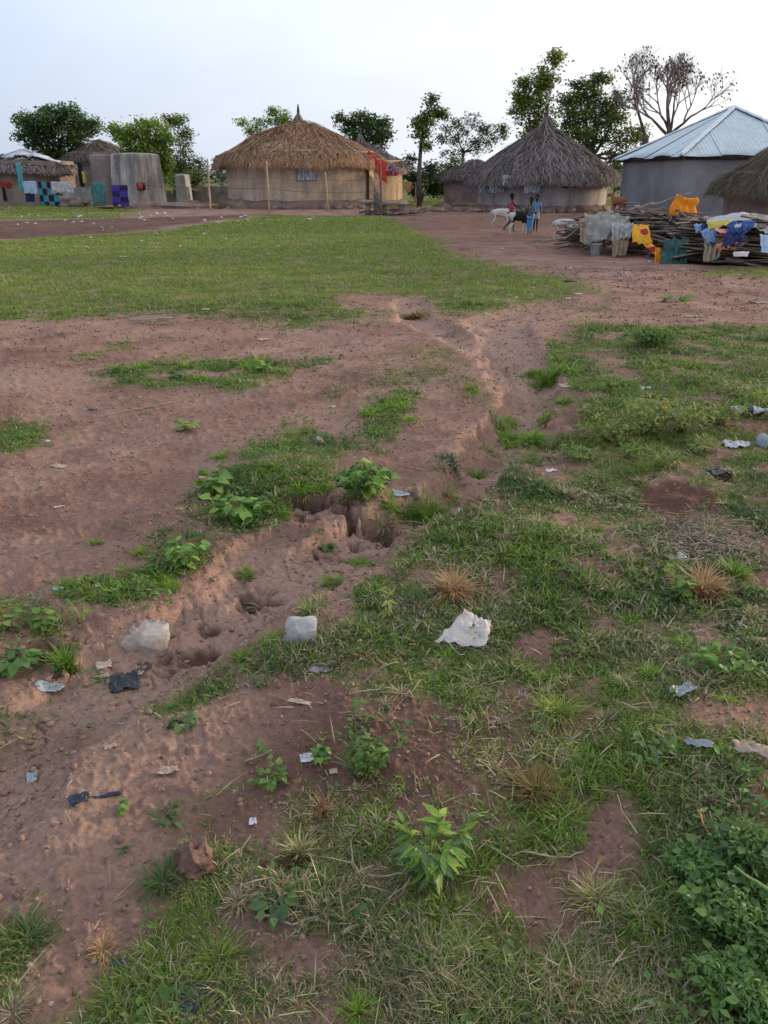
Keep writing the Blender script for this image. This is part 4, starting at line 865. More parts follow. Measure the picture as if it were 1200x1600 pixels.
tree('bush', 'low bushes right of the ochre hut behind the washing', 660, 56, 305, [(645,268,10,12),(655,285,16,14),(680,290,18,16),(700,278,12,10),(672,262,10,8),(640,250,9,7),(690,300,14,10),(712,262,10,8),(650,300,14,8)], [(.03,.055,.022), (.07,.11,.035)], .22, .8, .07, .42, cat='bush')
tree('bush', 'dark thicket between the young tree and the brick hut', 706, 62, 300, [(700,262,16,9),(712,250,12,7),(690,285,12,14),(720,262,14,6),(704,292,12,10)], GG_, .2, .7, .07, .42, cat='bush')
tree('tall_tree', 'tall tree whose narrow leafy top leans over the grey roof tip', 838, 60, 250, [(845,118,17,17),(822,150,18,16),(838,138,20,15),(866,97,10,10),(820,172,22,14),(848,165,16,14),(838,192,26,14),(812,150,9,10),(860,122,9,9),(870,88,6,6),(835,212,26,10),(852,200,20,12),(818,128,5,5)], [(.14,.19,.05), (.30,.35,.08), (.40,.42,.10)], .26, .85, .22, .5)
tree('broad_tree', 'broad dark tree behind the grey-thatched hut and the calf', 925, 62, 245, [(890,155,20,14),(915,150,24,20),(945,160,26,22),(902,130,10,8),(935,125,14,12),(942,118,10,8),(970,160,16,16),(885,182,22,14),(872,205,22,14),(880,230,26,16),(905,235,24,14),(920,188,28,18),(958,192,28,16),(985,212,24,12),(945,220,30,12),(905,212,24,12),(968,240,18,14),(1000,208,12,9),(958,262,14,12),(985,235,10,10)], [(.10,.15,.055), (.22,.28,.085), (.33,.36,.10)], .27, .8, .3, .52)
tree('bush', 'dark bushes seen in the gap behind the calf', 962, 58, 290, [(958,275,12,12),(968,290,8,8)], GG_, .2, .8, .06, .4, cat='bush')
# leafless tree
def bare_tree(label, base_px, Y, lims):
    B_ = gp(base_px, Y); root = thing('bare_tree', B_, label, 'tree'); tk = MB(); bb = MB(); lf = MB(); rnd = random.Random(11); cnt = [0]
    def grow(p, d, L_, r, lvl):
        n_ = 3; pts_ = [p]; dd = d.copy()
        for i in range(n_): dd = (dd+Vector((rnd.gauss(0, .14), rnd.gauss(0, .14), rnd.gauss(.04, .12)))).normalized(); pts_.append(pts_[-1]+dd*L_/n_)
        (tk if lvl == 0 else bb).tube(pts_, [r, r*.85, r*.72, r*.6], 7 if lvl < 2 else (4 if lvl < 4 else 3), cap=False)
        if lvl >= 7:
            if rnd.random() < .07:
                q = pts_[-1]; lf.add([q, q+Vector((.07,0,-.05)), q+Vector((.1,.02,-.14)), q+Vector((0,.02,-.1))], [(0,1,2,3)], (.10,.07,.05))
            return
        for k in range(3 if lvl in (1, 2, 3) else 2+(rnd.random() < .5)):
            ax = Vector((rnd.gauss(0, 1), rnd.gauss(0, .8), rnd.gauss(0, .5))).normalized(); a_ = rnd.uniform(.3, .8); nd = (Matrix.Rotation(a_, 3, ax) @ dd); nd.z += .12*(lvl < 4); nd.normalize()
            grow(pts_[-1] if k else pts_[-2], nd, L_*rnd.uniform(.60, .82), r*(.6 if lvl else .62), lvl+1)
    for bpx, tpx, tpy, L_, r in lims:
        p = W(bpx, 212, Y) ; grow(p, (W(tpx, tpy, Y)-p).normalized(), L_, r, 0)
    tk.tube([B_-Vector((0,0,.2)), B_+Vector((0,0,1.5)), W(lims[0][0], 212, Y)], [.34,.3,.2], 9)
    tk.build('trunk', M_BARK, root, smooth=True); bb.build('branches', surf('grey_twigs', [(.22,.18,.165), (.34,.29,.27)], 5), root, smooth=True); lf.build('dead_leaves', M_STRAW, root, col=True)
bare_tree('leafless grey tree standing behind the zinc roof', 1044, 52, [(1046,1052,120,1.48,0.152),(1044,1010,150,1.48,0.104),(1046,1100,150,1.48,0.104),(1046,1075,110,1.39,0.096),(1046,1030,110,1.30,0.096)])
bare_tree('thinner leafless tree left of the bigger one, behind the house', 1010, 54, [(1008,996,150,1.7,.11)])
tree('far_trees', 'low distant trees on the horizon behind the left huts', 120, 110, 270, [(20+i*30, 270, 26, 10) for i in range(14)], GG_, .6, .5, .1, 1.2, cat='tree row')
tree('far_trees', 'low distant trees on the horizon behind the right huts', 720, 110, 270, [(560+i*36, 269, 28, 11) for i in range(14)], GG_, .6, .5, .1, 1.2, cat='tree row')
# ================================================================== WOOD PILES
def unit_stick(seed, kind):
    """a stick one metre long and of unit thickness along local X; scaled by the object that uses it"""
    mb = MB(); rnd = random.Random(seed)
    if kind == 'plank':
        nseg = 6; v = []
        for i in range(nseg+1):
            x = i/nseg-.5; w_ = .5*(1+.12*rnd.uniform(-1, 1)); zz = .3*math.sin(i*1.1+seed)*.3
            v += [(x, -w_, zz-.5), (x, w_, zz-.5), (x, w_*.95, zz+.5), (x, -w_*.95, zz+.5)]
        f = []
        for i in range(nseg):
            for k in range(4): f.append((i*4+k, i*4+(k+1) % 4, i*4+4+(k+1) % 4, i*4+4+k))
        f += [(3,2,1,0), tuple(nseg*4+k for k in range(4))]; mb.add(v, f)
    else:
        n = 8; pts_ = []; bend = .035 if kind == 'log' else .07
        for i in range(n+1):
            t = i/n; pts_.append((t-.5, bend*12*rnd.uniform(-1, 1)*.35+bend*14*math.sin(t*3.1+seed)*.4, bend*10*math.sin(t*4.3+seed*2)*.3))
        # y and z are scaled by the radius, so bends are given in radii
        v = []; ns = 7
        for i, p in enumerate(pts_):
            r = (1-.35*i/n)*(1+.18*rnd.uniform(-1, 1))
            for k in range(ns):
                a_ = 2*math.pi*k/ns; v.append((p[0], p[1]*6+r*math.cos(a_), p[2]*6+r*math.sin(a_)))
        f = [(i*ns+k, i*ns+(k+1) % ns, (i+1)*ns+(k+1) % ns, (i+1)*ns+k) for i in range(n) for k in range(ns)]+[tuple(range(ns-1, -1, -1)), tuple(n*ns+k for k in range(ns))]
        mb.add(v, f)
    V = np.array(mb.v); return np_mesh(kind, V, np.fromiter((i for q in mb.f for i in q), np.int32), np.array([len(q) for q in mb.f]), M_WOOD if kind != 'plank' else M_WOOD2, kind != 'plank')
M_WOOD3 = surf('dark_brushwood', [(.035,.03,.03), (.08,.065,.06), (.15,.12,.105)], 5, .9, .4, 22, .01)
US = {k: [unit_stick(i*5+j, k) for i in range(6)] for j, k in enumerate(('branch', 'log', 'plank'))}
USd = [m.copy() for m in US['branch']]
for m in USd: m.materials[0] = M_WOOD3
USp = [m.copy() for m in US['log']]
for m in USp: m.materials[0] = M_WOOD2
def pile(root, A_, B_, width, height, n, meshes, name, length, thick, az_j=.35, tilt_j=.12, az0=None, flat=1.0, prof=None):
    ax = (B_-A_); ax.z = 0; L_ = ax.length; ax.normalize(); nx = Vector((-ax.y, ax.x, 0)); o0 = Vector(root.location)
    for i in range(n):
        u = random.random(); v = random.uniform(-1, 1); hmax = height*(1-abs(v)**2.2*.75)*(prof(u) if prof else 1); q = random.random()**.6
        if v > .35: v *= .5
        z = .04+hmax*q; c_ = A_.lerp(B_, u)+nx*v*width/2; le = random.uniform(*length); th_ = random.uniform(*thick)
        o = bpy.data.objects.new(name, random.choice(meshes)); COL.objects.link(o); o.parent = root; zz = gbase(c_.x, c_.y)+z
        az = math.atan2(ax.y, ax.x) if az0 is None else az0; o.location = Vector((c_.x, c_.y, zz))-o0
        o.rotation_euler = (random.uniform(0, 6.28) if flat == 1 else random.gauss(0, .2), random.gauss(0, tilt_j), az+random.gauss(0, az_j)); o.scale = (le, th_, th_*flat)
A1 = gp(872, 19.6); B1 = gp(985, 19.0)
WP1 = thing('brushwood_pile', (A1+B1)/2, 'pile of thin dark brushwood at the left end of the wood, half under tarpaulins', 'wood pile')
pile(WP1, gp(902, 20.0), gp(978, 19.7), 1.1, .9, 130, USd, 'branch', (.5, 1.1), (.008, .017), .5, .3, prof=lambda u: .55+.45*min(1, u*1.6))
WP2 = thing('firewood_pile', gp(1030, 17.6), 'long stack of crooked grey firewood logs in the middle, behind the orange cloth', 'wood pile')
pile(WP2, gp(992, 19.1), gp(1080, 17.6), 1.1, .93, 160, US['log'], 'log', (.7, 1.5), (.02, .042), .35, .1, prof=lambda u: .82+.18*math.sin(u*9))
pile(WP2, gp(975, 19.8), gp(1085, 18.2), 1.0, 1.0, 70, USp, 'branch', (.6, 1.3), (.012, .026), .6, .16, prof=lambda u: .92+.1*math.sin(u*11))
pile(WP2, gp(1000, 18.9), gp(1085, 17.5), 1.2, .9, 50, US['plank'], 'bark_slab', (.5, 1.2), (.09, .18), .4, .12, flat=.16)
WP3 = thing('plank_pile', gp(1150, 15.6), 'stack of grey split planks at the right edge, strewn with laundry', 'wood pile')
pile(WP3, gp(1112, 16.7), gp(1250, 16.0), 1.3, .78, 200, US['plank'], 'plank', (.7, 1.7), (.11, .24), .3, .09, flat=.16)
pile(WP3, gp(1105, 17.0), gp(1250, 16.5), 1.0, .82, 40, US['log'], 'branch', (.8, 1.5), (.015, .03), .4, .1)
for px, py, dx, dz in ((1016,322,.9,.28),(1050,335,-.7,.1),(885,372,-.9,-.1),(980,330,.6,.18)):
    mb = MB(); p = W(px, py, 18); stick(mb, p, p+Vector((dx, .1, dz)), .03, .012, .06, seed=px); mb.build('branch', M_WOOD2, WP2, smooth=True)
# propping sticks in front of the brushwood
for (x0, y0, x1, y1) in ((905,393,963,362),(912,390,990,372),(925,384,985,352),(870,352,915,346),(868,362,912,352),(880,375,920,345)):
    mb = MB(); stick(mb, W(x0, y0, 18.35), W(x1, y1, 18.2), .022, .016, .05, seed=x0); mb.build('branch', M_WOOD2, WP1, smooth=True)

def drape(name, label, cat, pts_px, mat, seed=0, crump=.05, folds=6, fdir='u', n=22, thick=.008, group=None, sag=0, bulge=0, edge=.06):
    """cloth over a surface: corners given as (px, py, Y): top-left, top-right, bottom-right, bottom-left"""
    c_ = [W(*p) for p in pts_px]; nrm = (c_[1]-c_[0]).cross(c_[3]-c_[0]).normalized()
    if nrm.y > 0: nrm = -nrm
    S_ = max((c_[1]-c_[0]).length, (c_[3]-c_[0]).length); mb = MB()
    def fn(u, v):
        uu = u+edge*mnoise.noise(Vector((v*3, seed, 1)))*(abs(u-.5)*2)**3*1.5; vv = v+edge*mnoise.noise(Vector((u*4, seed, 7)))*(abs(v-.5)*2)**3*1.5
        p = c_[0].lerp(c_[1], uu).lerp(c_[3].lerp(c_[2], uu), vv); t = u if fdir == 'u' else v
        h_ = crump*S_*(.55*math.sin(t*folds*6.28+seed+2.5*mnoise.noise(Vector((u*2, v*2, seed))))*(.4+.6*v)+1.1*mnoise.fractal(Vector((u*3, v*3, seed*1.7)), 1, 2, 3))
        return p+nrm*(h_+bulge*S_*math.sin(u*math.pi)*math.sin(v*math.pi))+Vector((0, 0, -sag*S_*math.sin(u*math.pi)))
    mb.grid(fn, n*2, n); o = mb.build(name, mat, smooth=True, loc=c_[0]); o.modifiers.new('thickness', 'SOLIDIFY').thickness = thick
    return tag(o, label, cat, group)
M_TARP = cm('grey_beige_tarpaulin', [(.20,.19,.165), (.29,.28,.245), (.38,.365,.325)], 5); M_TARPW = cm('dirty_white_plastic', [(.30,.30,.295), (.44,.44,.43)], 5, rough=.5)
drape('tarpaulin', 'grey beige tarpaulin over the left end of the brushwood', 'tarpaulin', [(912,334,18.6),(985,338,18.6),(965,372,17.9),(914,382,17.9)], M_TARP, 2, .07, 3)
drape('tarpaulin', 'rumpled grey tarpaulin lying on top of the brushwood', 'tarpaulin', [(905,345,19.4),(965,330,19.6),(985,345,18.6),(925,348,18.4)], M_TARP, 5, .1, 3)
drape('tarpaulin_edge', 'brown outer flap of the beige tarpaulin hanging at its left', 'tarpaulin', [(905,342,18.4),(916,344,18.4),(916,384,17.8),(907,378,17.9)], M_BROWNC, 6, .05, 2)
drape('plastic_sheet', 'dirty white plastic sheet crumpled between tarpaulin and patterned cloth', 'plastic sheet', [(955,346,18.1),(990,350,18.0),(985,372,17.6),(956,378,17.6)], M_TARPW, 8, .1, 4)
drape('sack', 'brown sack hanging down below the white plastic sheet', 'sack', [(956,370,17.7),(985,368,17.7),(978,398,17.3),(957,402,17.3)], M_BROWNC, 9, .08, 3)
def pattern(t, c, colr):
    v_ = nn(t, 'ShaderNodeTexVoronoi', Scale=4.2); t.links.new(c, v_.inputs['Vector']); r_ = ramp(t, [(.44, (1,1,1)), (.52, (0,0,0))]); t.links.new(v_.outputs['Distance'], r_.inputs[0])
    return mixc(t, r_.outputs[0], (.80,.42,.03), (.45,.035,.05))
M_PATT = cm('yellow_red_print', [(.7,.4,.03), (.85,.5,.05)], 5, pattern)
drape('patterned_cloth', 'yellow cloth with dark red print hanging over the firewood', 'cloth', [(988,352,17.5),(1014,350,17.5),(1018,384,17.1),(987,378,17.1)], M_PATT, 11, .05, 3, bulge=.05)
drape('patterned_cloth_tail', 'trailing end of the yellow and dark red printed cloth', 'cloth', [(1000,378,17.0),(1018,382,17.0),(1033,389,16.7),(1026,402,16.7)], M_PATT, 12, .05, 3)
drape('orange_strip', 'narrow orange cloth end hanging left of the dark green net', 'cloth', [(1024,388,16.5),(1033,387,16.5),(1031,414,16.3),(1023,413,16.3)], M_ORANGE, 13, .05, 2)
drape('green_net', 'dark green net cloth hanging down the front of the wood', 'cloth', [(1036,375,16.4),(1076,372,16.4),(1072,412,16.0),(1030,424,16.0)], cm('dark_green_net', [(.015,.05,.045), (.045,.11,.095), (.09,.17,.15)], 14), 14, .04, 5)
drape('orange_cloth', 'bright orange cloth spread over poles on top of the firewood', 'cloth', [(1056,303,17.8),(1090,309,18.1),(1087,337,18.1),(1040,343,17.8)], M_ORANGE, 15, .035, 3, sag=.06)
drape('white_sack', 'long white sack lying on top of the plank stack', 'sack', [(1104,341,17.0),(1166,333,16.8),(1180,345,16.1),(1104,350,16.1)], M_WHITEC, 16, .03, 1, bulge=.06)
drape('yellow_garment', 'yellow garment spread under the white sack', 'garment', [(1106,346,15.9),(1144,344,15.9),(1136,352,15.6),(1106,360,15.6)], M_YELLOW, 17, .06, 2)
drape('light_blue_garment', 'small light blue garment at the left of the laundry', 'garment', [(1084,351,16.1),(1100,349,16.0),(1098,360,15.8),(1088,364,15.8)], M_SKY, 18, .1, 2)
drape('navy_garment', 'small dark blue garment tucked beside the light blue one', 'garment', [(1096,350,15.9),(1106,350,15.9),(1104,362,15.7),(1096,363,15.7)], M_NAVY, 181, .1, 2)
drape('sky_blue_top', 'sky blue top drooping over the plank edge', 'garment', [(1093,361,15.7),(1120,357,15.6),(1118,378,15.4),(1106,380,15.4)], M_SKY, 19, .08, 3)
drape('pink_garment', 'pink garment lying below the yellow one', 'garment', [(1116,357,15.6),(1144,361,15.5),(1140,368,15.3),(1120,363,15.3)], M_PINK, 20, .06, 2)
drape('royal_blue_garment', 'royal blue garment heaped under the white sack', 'garment', [(1136,350,15.6),(1180,346,15.6),(1176,358,15.2),(1138,366,15.2)], M_ROYAL, 21, .09, 3)
drape('navy_garment', 'dark navy garment hanging below the royal blue one', 'garment', [(1132,364,15.3),(1166,362,15.2),(1158,384,14.9),(1128,386,14.9)], M_NAVY, 22, .08, 3)
drape('grey_sheet', 'grey sheet lying over the planks right of the blue clothes', 'sheet', [(1150,340,16.8),(1215,352,16.4),(1215,366,15.5),(1168,356,15.5)], M_TARPW, 23, .05, 2)
drape('grey_sheet', 'pale grey sheet spread at the far right top of the planks', 'sheet', [(1160,332,17.3),(1215,340,17.2),(1215,352,16.6),(1175,344,16.6)], M_TARP, 24, .04, 2)
drape('pale_blue_towel', 'pale blue towel hanging at the right edge of the planks', 'towel', [(1187,366,15.0),(1208,370,15.0),(1207,398,14.8),(1189,394,14.8)], M_LBLUE, 25, .05, 3)
drape('khaki_trousers', 'khaki trousers hanging over the front of the planks', 'trousers', [(1102,368,15.6),(1128,372,15.5),(1124,402,15.1),(1098,412,15.2)], M_KHAKI, 26, .09, 3)
drape('rust_garment', 'rust coloured garment on the plank edge below the navy one', 'garment', [(1120,382,15.1),(1152,380,15.0),(1150,388,14.9),(1122,391,14.9)], M_ORED, 27, .1, 3)
drape('white_scrap', 'small white cloth scrap on the royal blue garment', 'cloth', [(1147,352,15.2),(1158,350,15.2),(1156,355,15.1),(1148,356,15.1)], M_WHITEC, 28, .1, 2)
drape('sheet_of_paper', 'pale flat board lying between the planks', 'board', [(1145,394,14.8),(1170,393,14.8),(1168,401,14.6),(1146,401,14.6)], M_SHEET, 29, .01, 1)
# bucket
bk = at(930, 399); BK = thing('bucket', bk, 'small white plastic bucket at the foot of the brushwood pile', 'bucket')
M_BUCK = surf('white_plastic', [(.66,.70,.76), (.76,.79,.83)], 3, .4, .05)
mb = MB(); mb.lathe([(0, .0), (.105, .0), (.125, .24), (.135, .24), (.135, .255), (.12, .255), (.10, .02), (0, .02)], bk, 24); mb.build('bucket_body', M_BUCK, BK, smooth=True)
mb = MB(); mb.tube([bk+Vector((.13*math.cos(a_), -.05-.05*math.sin(a_), .24-.10*math.sin(a_))) for a_ in [math.pi*i/12 for i in range(13)]], .004, 5); mb.build('handle', M_WIRE, BK)

# ================================================================== PEOPLE AND ANIMALS
def skin(name, joints, edges, mat, parent, root_i=0, levels=1, extra=None):
    """grow one continuous surface along a skeleton; joints = (x, y, z, rx[, ry]) in the parent's space"""
    me = bpy.data.meshes.new(name); me.from_pydata([j[:3] for j in joints], edges, []); o = bpy.data.objects.new(name, me); COL.objects.link(o)
    o.modifiers.new('skin', 'SKIN'); me.skin_vertices.new() if not me.skin_vertices else None
    for i, j in enumerate(joints):
        sv = me.skin_vertices[0].data[i]; sv.radius = (j[3], j[4] if len(j) > 4 else j[3]); sv.use_root = (i == root_i)
    s_ = o.modifiers.new('sub', 'SUBSURF'); s_.levels = levels; s_.render_levels = levels
    dg = bpy.context.evaluated_depsgraph_get(); m2 = bpy.data.meshes.new_from_object(o.evaluated_get(dg)); bpy.data.objects.remove(o)
    if extra:
        bm = bmesh.new(); bm.from_mesh(m2); t_ = extra; n0 = len(bm.verts); vs = [bm.verts.new(p) for p in t_.v]; bm.verts.ensure_lookup_table()
        for f_ in t_.f:
            try: bm.faces.new([vs[i] for i in f_])
            except ValueError: pass
        bm.to_mesh(m2); bm.free()
    m2.name = name; m2.materials.clear(); m2.materials.append(mat)
    m2.polygons.foreach_set('use_smooth', np.ones(len(m2.polygons), bool)); ob = link(name, m2, parent); return ob
M_SKIN = surf('dark_brown_skin', [(.045,.025,.018), (.06,.034,.024)], 6, .55, .05)
M_HAIR = surf('short_black_hair', [(.006,.006,.006), (.014,.012,.012)], 40, .9, .4, 90, .004)
M_EYE = surf('eye_white', [(.6,.58,.55), (.7,.68,.66)], 5, .3, 0)
def person(label, px, py, Y, hpx, yaw, arms, legs, shirt, lower, shorts=False, lean=0.0):
    P_ = at(px, py) if Y is None else gp(px, Y); H = hpx*MPP(P_.y); root = thing('person', P_, label, 'person', 'children with the goats', rz=yaw)
    # local frame: +Y is where the child faces, X sideways
    J = []; E = []
    def add(x, y, z, r, r2=None, par=None):
        J.append((x*H, (y+lean*max(0, z-.48))*H, z*H, r*H, (r2 or r)*H)); i = len(J)-1
        if par is not None: E.append((par, i))
        return i
    pel = add(0, 0, .50, .062, .052); sp = add(0, 0, .60, .06, .05, pel); ch = add(0, .0, .70, .075, .055, sp); nb = add(0, 0, .785, .035, .035, ch); nk = add(0, .004, .82, .028, .028, nb)
    h1 = add(0, .012, .858, .052, .056, nk); h2 = add(0, .01, .915, .066, .072, h1); h3 = add(0, .004, .965, .05, .055, h2)
    fx = MB(); jn = {}
    for s_, (eb, wr) in zip((-1, 1), arms):
        sh = add(s_*.085, 0, .765, .032, .032, ch); e_ = add(s_*.1+eb[0], eb[1], .62+eb[2], .024, .024, sh); w_ = add(s_*.1+wr[0], wr[1], .49+wr[2], .016, .016, e_)
        a_ = Vector(J[e_][:3]); b_ = Vector(J[w_][:3]); d_ = (b_-a_).normalized(); hd = Vector(b_)+d_*.03*H; J.append((*hd, .020*H, .012*H)); E.append((w_, len(J)-1)); jn[s_] = (sh, e_, w_)
        sdv = d_.cross(Vector((0, 1, .2))).normalized()
        for k in range(4):
            q = hd+sdv*(k-1.5)*.0095*H; ln = (.030,.036,.038,.028)[k]*H; fx.tube([q, q+d_*ln*.5, q+d_*ln*.85+Vector((0, .008*H, 0))], [.0055*H, .005*H, .0035*H], 5)
        q = hd-sdv*.018*H-d_*.012*H; fx.tube([q, q-sdv*.012*H+d_*.015*H, q-sdv*.010*H+d_*.028*H], [.006*H, .0055*H, .004*H], 5)
    for s_, (kn, an) in zip((-1, 1), legs):
        hp = add(s_*.042, 0, .47, .048, .05, pel); k_ = add(s_*.045+kn[0], kn[1], .27+kn[2], .033, .035, hp); a_ = add(s_*.045+an[0], an[1], .045+an[2], .02, .022, k_); add(s_*.047+an[0], an[1]+.06, .016+an[2]*.7, .02, .014, a_); jn[('l', s_)] = (hp, k_, a_)
    # nose, ears, lips
    hc = Vector(J[h2][:3]); fx.ball(hc+Vector((0, .072*H, -.012*H)), .011*H, 6, 5); fx.ball(hc+Vector((0, .062*H, -.042*H)), .015*H, 8, 5, (1.2, .6, .5))
    for s_ in (-1, 1): fx.ball(hc+Vector((s_*.066*H, -.004*H, -.012*H)), .014*H, 6, 5, (.4, .7, 1))
    skin('body', J, E, M_SKIN, root, 0, 1, fx)
    mb = MB(); o0 = Vector(P_)
    mb.ball(o0+hc+Vector((0, -.010*H, .022*H)), .076*H, 16, 12, (.95, 1, .92), .05, 3); hb = mb.build('hair', M_HAIR, root, smooth=True)
    mb = MB()
    for s_ in (-1, 1): mb.ball(o0+hc+Vector((s_*.024*H, .062*H, .004*H)), .009*H, 6, 5, (1, .6, .8))
    e_ = mb.build('eyes', M_EYE, root, smooth=True); e_['kind'] = 'stuff'
    # clothes grow along the same skeleton, a little fuller, and end at hem and cuffs
    def sub(ids, eds, grow, name, mat, cut=None):
        jj = [list(J[i]) for i in ids]
        for q in jj: q[3] = q[3]*grow+.006*H; q[4] = q[4]*grow+.006*H
        for i, f_, tgt in (cut or []): 
            for k in range(3): jj[i][k] = jj[f_][k]+(jj[i][k]-jj[f_][k])*tgt
        return skin(name, jj, eds, mat, root, 0, 1)
    L_, R_ = jn[-1], jn[1]
    sub([sp, pel, ch, nb, L_[0], L_[1], R_[0], R_[1]], [(0,1), (0,2), (2,3), (2,4), (4,5), (2,6), (6,7)], 1.14, 'shirt', shirt, [(3, 2, .8), (5, 4, .7), (7, 6, .7)])
    l_, r_ = jn[('l', -1)], jn[('l', 1)]
    if shorts: sub([pel, l_[0], l_[1], r_[0], r_[1]], [(0,1), (1,2), (0,3), (3,4)], 1.2, 'shorts', lower, [(2, 1, .7), (4, 3, .7)])
    else: sub([pel, l_[0], l_[1], l_[2], r_[0], r_[1], r_[2]], [(0,1), (1,2), (2,3), (0,4), (4,5), (5,6)], 1.2, 'trousers', lower, [(3, 2, .9), (6, 5, .9)])
    return root
M_REDSH = cm('crimson_print_shirt', [(.38,.03,.06), (.42,.05,.09), (.62,.30,.36)], 16); M_BLUESH = cm('blue_shirt', [(.10,.20,.42), (.16,.30,.55)]); M_BLUETR = cm('light_blue_trousers', [(.10,.28,.50), (.16,.38,.62)]); M_DKSH = cm('dark_shorts', [(.02,.02,.025), (.05,.045,.05)])
rest = ((-.02, .0, 0), (-.03, .06, .02)); restR = ((.02, 0, 0), (.03, .06, .02))
person('child in a crimson print shirt and dark shorts striding beside the white goat', 797, 363, None, 57, R(-78), [((-.03, -.03, 0), (-.03, .05, .03)), ((.03, .09, .05), (.03, .22, .10))], [((0, .12, .02), (.0, .10, .0)), ((0, -.05, .0), (0, -.22, .05))], M_REDSH, M_DKSH, True)
person('child in light blue trousers standing beside the black and white goat', 827, 367, None, 55, R(150), [((-.03, .05, 0), (-.0, .16, .06)), ((.03, .07, .03), (.02, .2, .12))], [((0, .02, 0), (0, 0, 0)), ((0, .03, 0), (0, -.02, 0))], cm('dark_checked_shirt', [(.03,.03,.04), (.25,.24,.25)], 20), M_BLUETR)
person('child in a blue shirt and white shorts standing behind the other child', 836, 362, None, 54, R(165), [rest, restR], [((0, .02, 0), (0, 0, 0)), ((0, .04, 0), (0, -.03, 0))], M_BLUESH, M_WHITEC, True)
def quad(name, label, cat, px, py, hpx, yaw, mats, group=None, neck=(.30, .34), headdrop=-.05, horns=False, P=None, leg=1.0, patch=None, ears=.10, stride=.04):
    """four-legged animal; +X local is forward; height at the shoulder = 1 unit * H"""
    P_ = P or at(px, py); H = hpx*MPP(P_.y); root = thing(name, P_, label, cat, group, rz=yaw); J = []; E = []
    def add(x, y, z, r, r2=None, par=None):
        J.append((x*H, y*H, z*H, r*H, (r2 or r)*H)); i = len(J)-1
        if par is not None: E.append((par, i))
        return i
    b0 = add(0, 0, .74, .19, .215); b1 = add(-.28, 0, .78, .175, .19, b0); b2 = add(-.46, 0, .80, .12, .13, b1); b3 = add(.26, 0, .73, .165, .225, b0); b4 = add(.40, 0, .84, .11, .15, b3)
    n1 = add(.40+neck[0]*.5, 0, .88+neck[1]*.5, .075, .095, b4); n2 = add(.40+neck[0], 0, .90+neck[1], .07, .08, n1); hd = add(.40+neck[0]+.13, 0, .90+neck[1]+headdrop*.6, .062, .068, n2); mz = add(.40+neck[0]+.27, 0, .90+neck[1]+headdrop*1.9-.04, .038, .04, hd)
    t1 = add(-.56, 0, .78, .025, .025, b2); add(-.61, 0, .64, .015, .015, t1)
    for i, s_ in enumerate((-1, 1)):
        st = stride*(1 if s_ > 0 else -1)
        h_ = add(-.38, s_*.10, .66, .085, .085, b1); k_ = add(-.28+st, s_*.11, .47, .06, .06, h_); hk = add(-.46+st, s_*.105, .27, .032, .032, k_); ft = add(-.42+st*1.4, s_*.105, .07, .022, .022, hk); add(-.39+st*1.4, s_*.105, .02, .028, .022, ft)
        e_ = add(.29, s_*.10, .58, .065, .065, b3); kn = add(.32-st, s_*.10, .33, .034, .034, e_); f2 = add(.31-st*1.4, s_*.10, .07, .022, .022, kn); add(.335-st*1.4, s_*.10, .02, .028, .022, f2)
    ex = MB(); hv = Vector(J[hd][:3])
    for s_ in (-1, 1):
        a_ = hv+Vector((-.05*H, s_*.05*H, .04*H)); ex.tube([a_, a_+Vector((-.03*H, s_*ears*.6*H, -.0*H)), a_+Vector((-.03*H, s_*ears*H, -.06*H))], [.012*H, .03*H, .006*H], 6)
        if horns: ex.tube([a_+Vector((.02*H, -s_*.02*H, .02*H)), a_+Vector((-.03*H, 0, .12*H)), a_+Vector((-.10*H, s_*.02*H, .16*H))], [.018*H, .013*H, .004*H], 6)
    skin('body', J, E, mats, root, 0, 2, ex)
    mb = MB()
    for s_ in (-1, 1): mb.ball(Vector(P_)+hv+Vector((.03*H, s_*.058*H, .02*H)), .012*H, 6, 5)
    o = mb.build('eyes', M_HAIR, root, smooth=True); o['kind'] = 'stuff'; return root
M_GOATW = surf('white_goat_hair', [(.50,.46,.42), (.64,.60,.56)], 3, .9, .4, 40, .01)
def bw(t, c, colr):
    sx = nn(t, 'ShaderNodeSeparateXYZ'); t.links.new(c, sx.inputs[0]); r_ = ramp(t, [(.46, (.02,.018,.018)), (.5, (.6,.56,.52))]); 
    m_ = nn(t, 'ShaderNodeMapRange'); m_.inputs['From Min'].default_value = -.5; m_.inputs['From Max'].default_value = .5; n_ = noise(t, 5, 3, .5, c)
    ad_ = t.nodes.new('ShaderNodeMath'); ad_.operation = 'MULTIPLY_ADD'; ad_.inputs[1].default_value = .5; t.links.new(n_.outputs['Fac'], ad_.inputs[0])
    mz = t.nodes.new('ShaderNodeMath'); mz.operation = 'MULTIPLY_ADD'; mz.inputs[1].default_value = -1; t.links.new(sx.outputs['X'], mz.inputs[0]); mz.inputs[2].default_value = -.35; t.links.new(mz.outputs[0], ad_.inputs[2])
    lg = nn(t, 'ShaderNodeMapRange'); lg.inputs['From Min'].default_value = .34; lg.inputs['From Max'].default_value = .26; t.links.new(sx.outputs['Z'], lg.inputs['Value'])
    m2 = t.nodes.new('ShaderNodeMath'); m2.operation = 'ADD'; t.links.new(ad_.outputs[0], m2.inputs[0]); t.links.new(lg.outputs[0], m2.inputs[1]); r2 = ramp(t, [(.12, (.018,.016,.016)), (.18, (.58,.54,.5))]); t.links.new(m2.outputs[0], r2.inputs[0]); return r2.outputs[0]
M_GOATB = surf('black_and_white_hair', [(.1,.1,.1), (.2,.2,.2)], 3, .9, .4, 40, .01, extra=bw)
